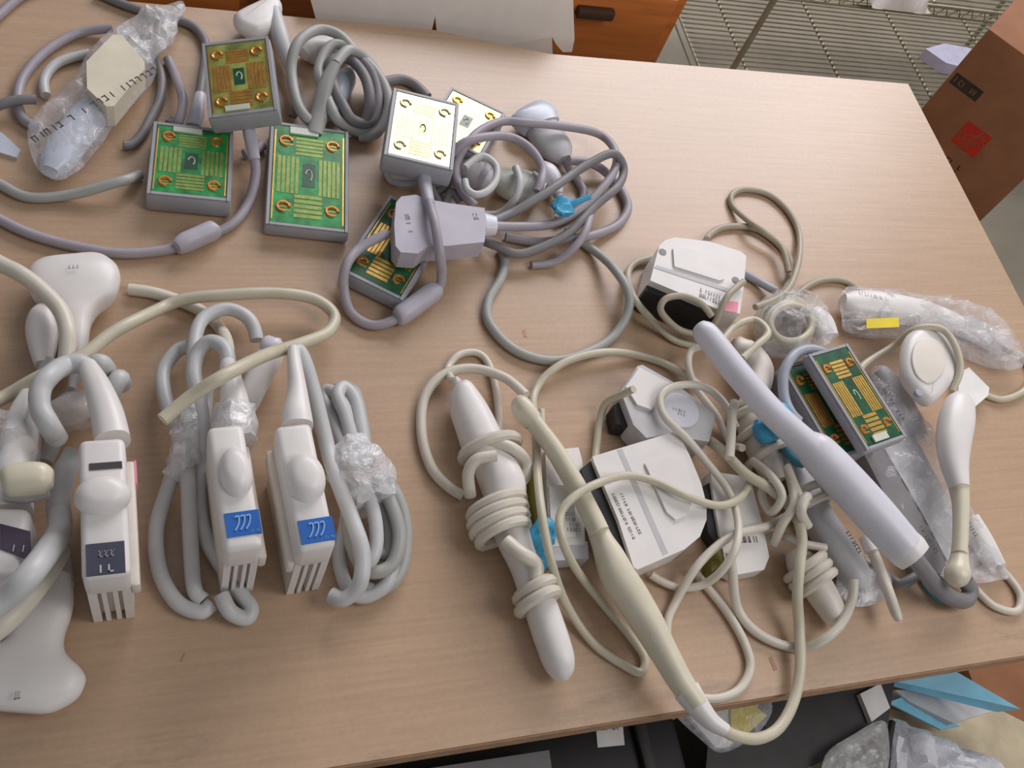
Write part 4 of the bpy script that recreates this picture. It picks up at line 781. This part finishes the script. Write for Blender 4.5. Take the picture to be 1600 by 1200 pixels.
# bagged coil
t = thing('bagged_coil', 'beige cable coil in a glinting clear bag below the taupe loop', 'cable', W(1235, 500, 0))
cm = MB()
for k in range(5):
    rx, ry = 44-3*k, 40-3*k
    cable([(1228+rx*math.cos(q)+2*k, 505+ry*math.sin(q), 0.010+0.005*k) for q in [2*math.pi*i/12 for i in range(12)]], 0.0036, closed=True, mb=cm)
part('coil', cm, 'cable_beige', t)
part('bag', bag([(1178, 500), (1190, 468), (1225, 450), (1262, 460), (1288, 480), (1302, 520), (1298, 545), (1270, 555), (1225, 556), (1190, 540)], 0.001, 0.045, 0.012, seed=21), 'clear_bag', t)
part('plug', loft([(1268, 486, 26, 16), (1282, 504, 40, 22), (1294, 528, 34, 18)], 0.02), 'white', t)
# long yellow label bag
t = thing('bagged_probe', 'long clear bag with white probe and yellow label, upper right', 'probe', W(1440, 510, 0))
part('probe_body', loft([(1316, 472, 26, 18), (1332, 476, 44, 24), (1370, 480, 52, 28), (1420, 486, 46, 26), (1460, 494, 38, 22), (1500, 508, 30, 18)], 0.017), 'white', t)
part('yellow_label', prism([(1354, 498), (1404, 496), (1405, 511), (1354, 513)], 0.0338, 0.0345, 0.0), 'yellow', t, smooth=False)
lmx, lw, lh = frame(W(1340, 458, 0.031), W(1384, 462, 0.031), W(1340, 468, 0.031)); part('printed_text', scribble(lmx, -lw*0.5, lw*0.5, -lh*0.4, lh*0.4, 1, 10, 0.003, 0, 19), 'ink_faint', t, smooth=False)
part('bag', bag([(1314, 462), (1320, 452), (1336, 446), (1412, 456), (1483, 464), (1554, 486), (1592, 530), (1600, 570), (1572, 575), (1535, 560), (1500, 545), (1415, 526), (1330, 518), (1316, 494)], 0.001, 0.036, 0.010, seed=31, rings=11), 'clear_bag', t)
part('probe_tip', loft([(1495, 506, 34, 20), (1540, 524, 40, 22), (1572, 548, 30, 18)], 0.014), 'clear_grey', t)
part('cable', cable([(1570, 545, 0.012), (1600, 560), (1612, 590), (1598, 612), (1566, 624), (1538, 616), (1520, 604)], 0.0036), 'cable_beige', t)
# disc headed probe and long ivory stick
t = thing('disc_probe', 'white disc shaped probe head lying at the right end of the pile', 'probe', W(1450, 570, 0))
part('disc', pillow([(1407, 560), (1414, 528), (1436, 513), (1462, 514), (1484, 530), (1492, 560), (1490, 592), (1474, 614), (1456, 632), (1442, 630), (1424, 612), (1410, 590)], 0.048, 0.020, 0.009), 'white', t)
part('inner_face', pillow([(1424, 562), (1430, 538), (1448, 529), (1468, 536), (1477, 560), (1472, 584), (1452, 600), (1432, 588)], 0.0582, 0.003, 0.0014), 'warm_white', t)
c = W(1434, 615, 0.057); part('marker_dot', disc_mb(c, 0.004, 0.004, 0, TZ+0.0550, TZ+0.0595, 0.0006, 14, 1), 'cable_blue', t)
part('cable', cable([(1334, 590, 0.02), (1350, 570, 0.02), (1367, 558, 0.02), (1398, 539, 0.026), (1427, 516, 0.05), (1455, 511, 0.06), (1478, 519, 0.064), (1495, 547, 0.064), (1500, 580, 0.06), (1488, 610, 0.05)], 0.0036), 'cable_beige', t)
t = thing('stick_probe', 'ivory stick probe with bulb end standing out right of the printed bag', 'probe', W(1500, 760, 0))
part('grip', loft([(1501, 618, 24, 14), (1500, 630, 44, 22), (1495, 656, 54, 28), (1490, 690, 52, 28), (1491, 724, 42, 24), (1499, 762, 28, 18)], 0.054), 'white', t)
part('shaft', loft([(1496, 748, 32, 20), (1501, 784, 24, 16), (1501, 830, 21, 15), (1499, 866, 21, 15)], 0.052), 'ivory', t)
part('bulb', loft([(1500, 856, 21, 15), (1498, 880, 28, 18), (1496, 896, 37, 22), (1495, 908, 30, 18), (1494, 914, 10, 8)], 0.050), 'ivory', t)
single('paper_card', prism([(1500, 582), (1514, 574), (1546, 606), (1544, 618), (1516, 642), (1496, 630)], 0.008, 0.012, 0.001), 'label_paper', 'small white folded card under the ivory stick probe grip', 'card')
# printed bag with grey device
t = thing('bagged_connector', 'grey and white connector in a long printed clear bag, right side', 'connector', W(1450, 780, 0))
part('grey_housing', prism([(1345, 700), (1372, 690), (1420, 770), (1478, 880), (1470, 898), (1448, 886), (1400, 806)], 0.003, 0.026, 0.004), 'cable_dark', t)
part('white_body', prism([(1376, 690), (1412, 660), (1440, 700), (1482, 780), (1500, 860), (1480, 876), (1440, 800)], 0.003, 0.022, 0.005, 3), 'grey_white', t)
part('tube_end', loft([(1514, 810, 30, 18), (1534, 846, 34, 20), (1556, 886, 30, 18)], 0.011), 'white', t)
part('neck', loft([(1372, 580, 26, 18), (1392, 606, 40, 24), (1414, 650, 44, 26), (1428, 684, 44, 22)], 0.014), 'grey_white', t)
part('bag', bag([(1364, 574), (1388, 572), (1424, 622), (1456, 678), (1514, 786), (1575, 890), (1560, 906), (1518, 910), (1470, 898), (1440, 880), (1392, 806), (1345, 716), (1340, 690), (1370, 640)], 0.001, 0.034, 0.009, seed=41, rings=10), 'clear_bag', t)
for (a, b, s) in (((1384, 606), (1412, 660), 5), ((1440, 822), (1466, 866), 6), ((1506, 800), (1526, 840), 7)):
    lmx, lw, lh = frame(W(a[0], a[1], 0.0335), W(b[0], b[1], 0.0335), W(a[0]-8, a[1]+4, 0.0335)); part('printed_text', scribble(lmx, -lw/2, lw/2, -0.003, 0.003, 1, 9, 0.003, 0, s), 'ink', t, smooth=False)
part('cable', cable([(1505, 905, 0.01), (1520, 916), (1552, 946), (1588, 955), (1594, 930), (1576, 902), (1560, 888, 0.01)], 0.0036), 'cable_cream', t)
# lavender probe on top
t = thing('lavender_probe', 'long lavender white probe with stepped handle on top of the right pile', 'probe', W(1270, 700, 0))
part('shaft', loft([(1092, 508, 18, 14), (1097, 515, 32, 20), (1110, 530, 36, 24), (1153, 584, 37, 25), (1203, 641, 37, 25), (1250, 685, 38, 26), (1276, 708, 44, 28)], 0.069), 'lavender', t)
part('handle', loft([(1258, 688, 34, 24), (1270, 700, 52, 32), (1284, 714, 58, 34), (1312, 744, 60, 36), (1360, 796, 60, 36), (1404, 846, 56, 34), (1416, 858, 52, 32)], 0.067), 'lavender', t)
part('end_ring', loft([(1410, 852, 54, 34), (1420, 862, 55, 34), (1430, 872, 50, 30)], 0.065, n=4), 'white', t)
part('cable', cable([(1422, 864, 0.058), (1438, 884, 0.05), (1462, 914, 0.03), (1486, 934, 0.016), (1508, 938, 0.010), (1516, 922, 0.014), (1508, 908, 0.018)], 0.0075), 'cable_dark', t)
part('side_button', loft([(1130, 546, 8, 8), (1140, 556, 10, 8), (1150, 570, 6, 6)], 0.077, n=3), 'white', t)
# twin circuit boards of the right pile
t = thing('circuit_board_connector', 'large gold and green circuit board connector on top of the right pile', 'connector', W(1340, 620, 0), GB)
board(t, W(1281, 560, 0.060), W(1328, 537, 0.060), W(1350, 704, 0.060), 0.012, 'board_dark', 'gold', 'gold', 'bottom')
part('cable', cable([(1300, 556, 0.044), (1268, 546, 0.046), (1243, 553, 0.044), (1226, 580, 0.04), (1225, 618, 0.036), (1238, 648, 0.03), (1262, 668, 0.024)], 0.005), 'cable_blue', t)
t = thing('circuit_board_connector', 'dark green circuit board connector tucked left of the large gold one', 'connector', W(1280, 640, 0), GB)
board(t, W(1234, 578, 0.040), W(1292, 556, 0.040), W(1304, 716, 0.040), 0.030, 'board_dark', 'copper', 'copper', None)
# wrapped stick under the lavender probe
GW = 'cable wrapped probes under the lavender probe'
def wrapped(label, rows, h, mcol, turns, name='wrapped_probe'):
    t = thing(name, label, 'probe', W(rows[len(rows)//2][0], rows[len(rows)//2][1], 0), GW)
    part('body', loft(rows, h), mcol, t)
    for (x, y, dx, dy, w, hm) in turns: wrap(t, x, y, dx, dy, w, hm, 0.0042)
    return t
t = wrapped('white wrapped probe left of the lavender probe, under the blue tie', [(1150, 532, 18, 14), (1158, 545, 38, 24), (1176, 560, 40, 26), (1186, 584, 44, 28), (1176, 626, 40, 26), (1170, 652, 42, 28), (1184, 690, 44, 28), (1200, 722, 44, 28), (1216, 752, 28, 20)], 0.020, 'warm_white', [(1172, 640, 4, 20, 58, 46), (1173, 652, 4, 20, 60, 46), (1180, 676, 10, 20, 58, 46), (1196, 712, 10, 20, 54, 44)])
part('cable', cable([(1106, 540, 0.03), (1080, 548, 0.02), (1076, 575, 0.012), (1090, 610, 0.008), (1120, 650, 0.008), (1140, 690, 0.01), (1160, 700, 0.03)], 0.0036), 'cable_cream', t)
single('cable_tie', crumple(join(loft([(1180, 662, 16, 10), (1196, 672, 44, 20), (1214, 680, 26, 12)], 0.046, n=6), loft([(1206, 630, 10, 6), (1222, 640, 24, 12), (1236, 652, 12, 6)], 0.044, n=4)), 0.002, 120), 'tie_blue', 'bright blue tie on the wrapped probe left of the lavender shaft', 'tie')
single('blue_strap', crumple(loft([(1214, 680, 18, 8), (1230, 700, 26, 10), (1250, 722, 22, 8), (1256, 730, 8, 4)], 0.036, n=5), 0.0015, 100), 'tie_teal', 'teal strap crossing under the lavender probe handle', 'strap')
t = wrapped('pale grey brown wrapped probe under the lower lavender handle', [(1232, 700, 22, 16), (1244, 730, 40, 24), (1262, 780, 48, 28), (1290, 830, 52, 30), (1318, 872, 52, 30), (1340, 906, 44, 26), (1350, 922, 20, 14)], 0.018, 'grey_white', [(1268, 790, 14, 30, 62, 44), (1262, 770, 12, 30, 60, 44)])
lmx, lw, lh = frame(W(1326, 830, 0.037), W(1346, 866, 0.037), W(1318, 834, 0.037)); part('printed_text', scribble(lmx, -lw/2, lw/2, -0.003, 0.003, 1, 7, 0.003, 0, 51), 'ink', t, smooth=False)
t = thing('wrapped_probe', 'brownish plug end with cable turns below the wrapped probes', 'probe', W(1285, 910, 0), GW)
part('body', loft([(1240, 860, 26, 18), (1252, 880, 44, 26), (1270, 906, 46, 28), (1292, 940, 42, 26), (1306, 966, 34, 20), (1312, 978, 16, 12)], 0.016), 'warm_white', t)
for (x, y) in ((1258, 886), (1266, 898), (1274, 912)): wrap(t, x, y, 16, 26, 56, 44, 0.0045)
t = thing('thin_stick', 'thin white stick poking out below the lavender handle end', 'stick', W(1385, 910, 0))
part('stick', loft([(1358, 850, 12, 8), (1366, 868, 16, 10), (1384, 914, 16, 10), (1400, 958, 15, 9), (1406, 970, 8, 6)], 0.022), 'cable_cream', t)
part('grip_sleeve', loft([(1352, 838, 20, 13), (1362, 862, 20, 13)], 0.022, n=3), 'white', t)
t = thing('clear_pouch', 'small crumpled clear pouch with white scraps beside the thin stick', 'pouch', W(1350, 910, 0))
part('film', bag([(1316, 880), (1350, 868), (1388, 900), (1384, 934), (1340, 948), (1310, 920)], 0.001, 0.024, 0.008, seed=61), 'clear_wrap', t)
part('scrap', prism([(1346, 928), (1380, 918), (1384, 930), (1350, 942)], 0.004, 0.010, 0.002), 'label_paper', t)
lone_cable('dark_cable', [(1362, 884, 0.01), (1384, 898), (1408, 912), (1436, 896), (1448, 880)], 0.0048, 'cable_dark', 'dark blue grey cable under the lavender handle end')
single('blue_film', bag([(1430, 890), (1456, 888), (1490, 925), (1480, 942), (1458, 934)], 0.0005, 0.008, 0.003, seed=71), 'tie_teal', 'pale blue film scrap beneath the dark probe cable', 'film')
# white card connector
t = thing('card_connector', 'thin white printed connector card under the cable tangle', 'connector', W(1155, 820, 0))
part('shell', prism([(1110, 736), (1160, 744), (1174, 756), (1192, 820), (1202, 870), (1194, 890), (1152, 898), (1136, 890), (1118, 800)], 0.003, 0.020, 0.004, 3), 'white', t)
part('pin_block', prism([(1098, 760), (1112, 752), (1126, 830), (1118, 850), (1106, 830)], 0.002, 0.016, 0.002), 'black', t)
part('olive_sticker', prism([(1108, 858), (1124, 838), (1130, 880), (1112, 894)], 0.002, 0.018, 0.001), 'olive', t)
lmx, lw, lh = frame(W(1156, 838, 0.0203), W(1184, 834, 0.0203), W(1158, 852, 0.0203)); part('printed_text', scribble(lmx, -lw/2, lw/2, -lh/2, lh/2, 1, 7, 0.0003, 0, 61), 'ink', t, smooth=False)
# remaining cables of the right pile
GR = 'cream cables tangled in the right pile'
lone_cable('cream_cable', [(1140, 862, 0.026), (1144, 890, 0.016), (1152, 950), (1181, 987), (1227, 1009), (1268, 1009), (1310, 980), (1331, 938), (1334, 905, 0.01)], 0.0042, 'cable_cream', 'thick cream cable bowing toward the front edge right of the long probe', GR)
lone_cable('cream_cable', [(1082, 890, 0.01), (1098, 909), (1135, 955), (1163, 1004), (1172, 1044), (1154, 1078), (1116, 1092), (1080, 1082), (1050, 1040), (1042, 980), (1056, 940), (1093, 880, 0.022), (1143, 838, 0.028), (1198, 822, 0.026), (1230, 806, 0.02)], 0.0038, 'cable_cream', 'cream cable looping behind the long probe handle near the front edge', GR)
lone_cable('cream_cable', [(1195, 838, 0.012), (1225, 838, 0.02), (1258, 850, 0.012), (1290, 856, 0.012)], 0.0038, 'cable_cream', 'short cream cable crossing level with the card connector end', GR)
lone_cable('cream_cable', [(1260, 790, 0.044), (1244, 765, 0.046), (1230, 730, 0.046), (1238, 760, 0.045), (1240, 790, 0.044), (1222, 820, 0.03), (1210, 850, 0.012)], 0.0042, 'cable_cream', 'cream cable kinked beside the lavender handle', GR)
lone_cable('cream_cable', [(1176, 720, 0.03), (1206, 745, 0.046), (1222, 775, 0.046), (1205, 800, 0.03), (1190, 770, 0.03), (1205, 740, 0.045)], 0.0038, 'cable_cream', 'small cream cable ring below the wrapped probe', GR)
lone_cable('cream_cable', [(1290, 770, 0.036), (1262, 775, 0.046), (1252, 800, 0.044), (1262, 822, 0.042)], 0.0045, 'cable_cream', 'short cream cable hook over the grey brown wrapped probe', GR)
lone_cable('cream_cable', [(1148, 628, 0.046), (1144, 652, 0.047), (1142, 690, 0.046), (1140, 716, 0.046)], 0.0042, 'cable_cream', 'cream cable running down the left of the wrapped probe', GR)
lone_cable('cream_cable', [(1160, 560, 0.036), (1182, 540, 0.038), (1200, 520, 0.034), (1180, 500, 0.03), (1150, 508, 0.03), (1130, 530, 0.03)], 0.0036, 'cable_beige', 'beige cable between the boxy connector and the bagged coil', GR)
# ---- settle the cables: each one is raised or lowered until it rests clear of the other things; ends that run into a thing stop at its surface
from mathutils.bvhtree import BVHTree
from mathutils.kdtree import KDTree
def root_of(o):
    while o.parent: o = o.parent
    return o
bpy.context.view_layer.update()
CABLES = {o.name for o, p, g in REG}; solids = {}
for o in bpy.data.objects:
    if o.type != 'MESH' or o.name in CABLES or root_of(o).name in ('work_table', 'floor', 'wire_rack'): continue
    if o.data.materials[0].name.startswith(('clear', 'foil')) or o.name.startswith(('printed_text', 'film', 'bag')): continue
    off = root_of(o).location; v = [x.co + off for x in o.data.vertices]
    lo = Vector((min(p.x for p in v), min(p.y for p in v), min(p.z for p in v))); hi = Vector((max(p.x for p in v), max(p.y for p in v), max(p.z for p in v)))
    solids.setdefault(root_of(o).name, []).append((BVHTree.FromPolygons(v, [tuple(p.vertices) for p in o.data.polygons]), lo, hi))
settled = []
EYE = Vector((0, 0, TZ+CAMH))
def lift(p, d): return EYE + (p-EYE)*((p.z+d-EYE.z)/(p.z-EYE.z))
def blocked(p, r, me):
    for k, items in solids.items():
        if k == me: continue
        for bv, lo, hi in items:
            if any(p[i] < lo[i]-r or p[i] > hi[i]+r for i in range(3)): continue
            q, nm, idx, dist = bv.find_nearest(p)
            if q is not None and (dist < r or ((p-q).dot(nm) < 0 and dist < 0.05)): return True
    for k, kd, rr in settled:
        if k != me and kd.find(p)[2] < r + rr: return True
    return False
STEPS = [0.0] + [s*k*0.0015 for k in range(1, 19) for s in (1, -1)]
for o, (P, r, seg), org in sorted(REG, key=lambda e: sum(p.z for p in e[1][0])/len(e[1][0])):
    me = root_of(o).name; D = []
    for p in P:
        d0 = max(0.0, TZ + r + 0.0003 - p.z) if p.x < 0.95 and p.y > 0.12 else 0.0; hit = None
        for s in STEPS:
            d = d0 + s
            if p.y > 0.12 and p.z + d < TZ + r + 0.0002: continue
            if not blocked(lift(p, d), r*0.96, me): hit = d; break
        D.append(hit)
    a, b = 0, len(P)
    while a < b-6 and (D[a] is None or abs(D[a]) > 0.012): a += 1            # trim ends that run into something
    while b > a+6 and (D[b-1] is None or abs(D[b-1]) > 0.012): b -= 1
    Q, E = P[a:b], D[a:b]; last = 0.0
    for i, d in enumerate(E):
        if d is None: E[i] = last
        last = E[i]
    n = len(E); M1 = [max(E[max(0, i-6):i+7]) if max(E[max(0, i-6):i+7]) > 0 else E[i] for i in range(n)]
    M2 = M1
    for _ in range(3): M2 = [sum(M2[max(0, i-3):i+4])/len(M2[max(0, i-3):i+4]) for i in range(n)]
    Q = [lift(p, max(d, TZ+r+0.0002-p.z) if p.y > 0.12 and p.x < 0.95 else d) for p, d in zip(Q, M2)]
    tb = tube_w(Q, r, seg); old = o.data; nm = bpy.data.meshes.new(old.name)
    nm.from_pydata([tuple(Vector(v)-org) for v in tb.v], [], tb.f); nm.polygons.foreach_set('use_smooth', [True]*len(nm.polygons)); nm.set_sharp_from_angle(angle=math.radians(40))
    nm.materials.append(old.materials[0]); o.data = nm; bpy.data.meshes.remove(old)
    kd = KDTree(len(Q))
    for i, p in enumerate(Q): kd.insert(p, i)
    kd.balance(); settled.append((me, kd, r))
for o in bpy.data.objects:
    if '_org' in o: del o['_org']
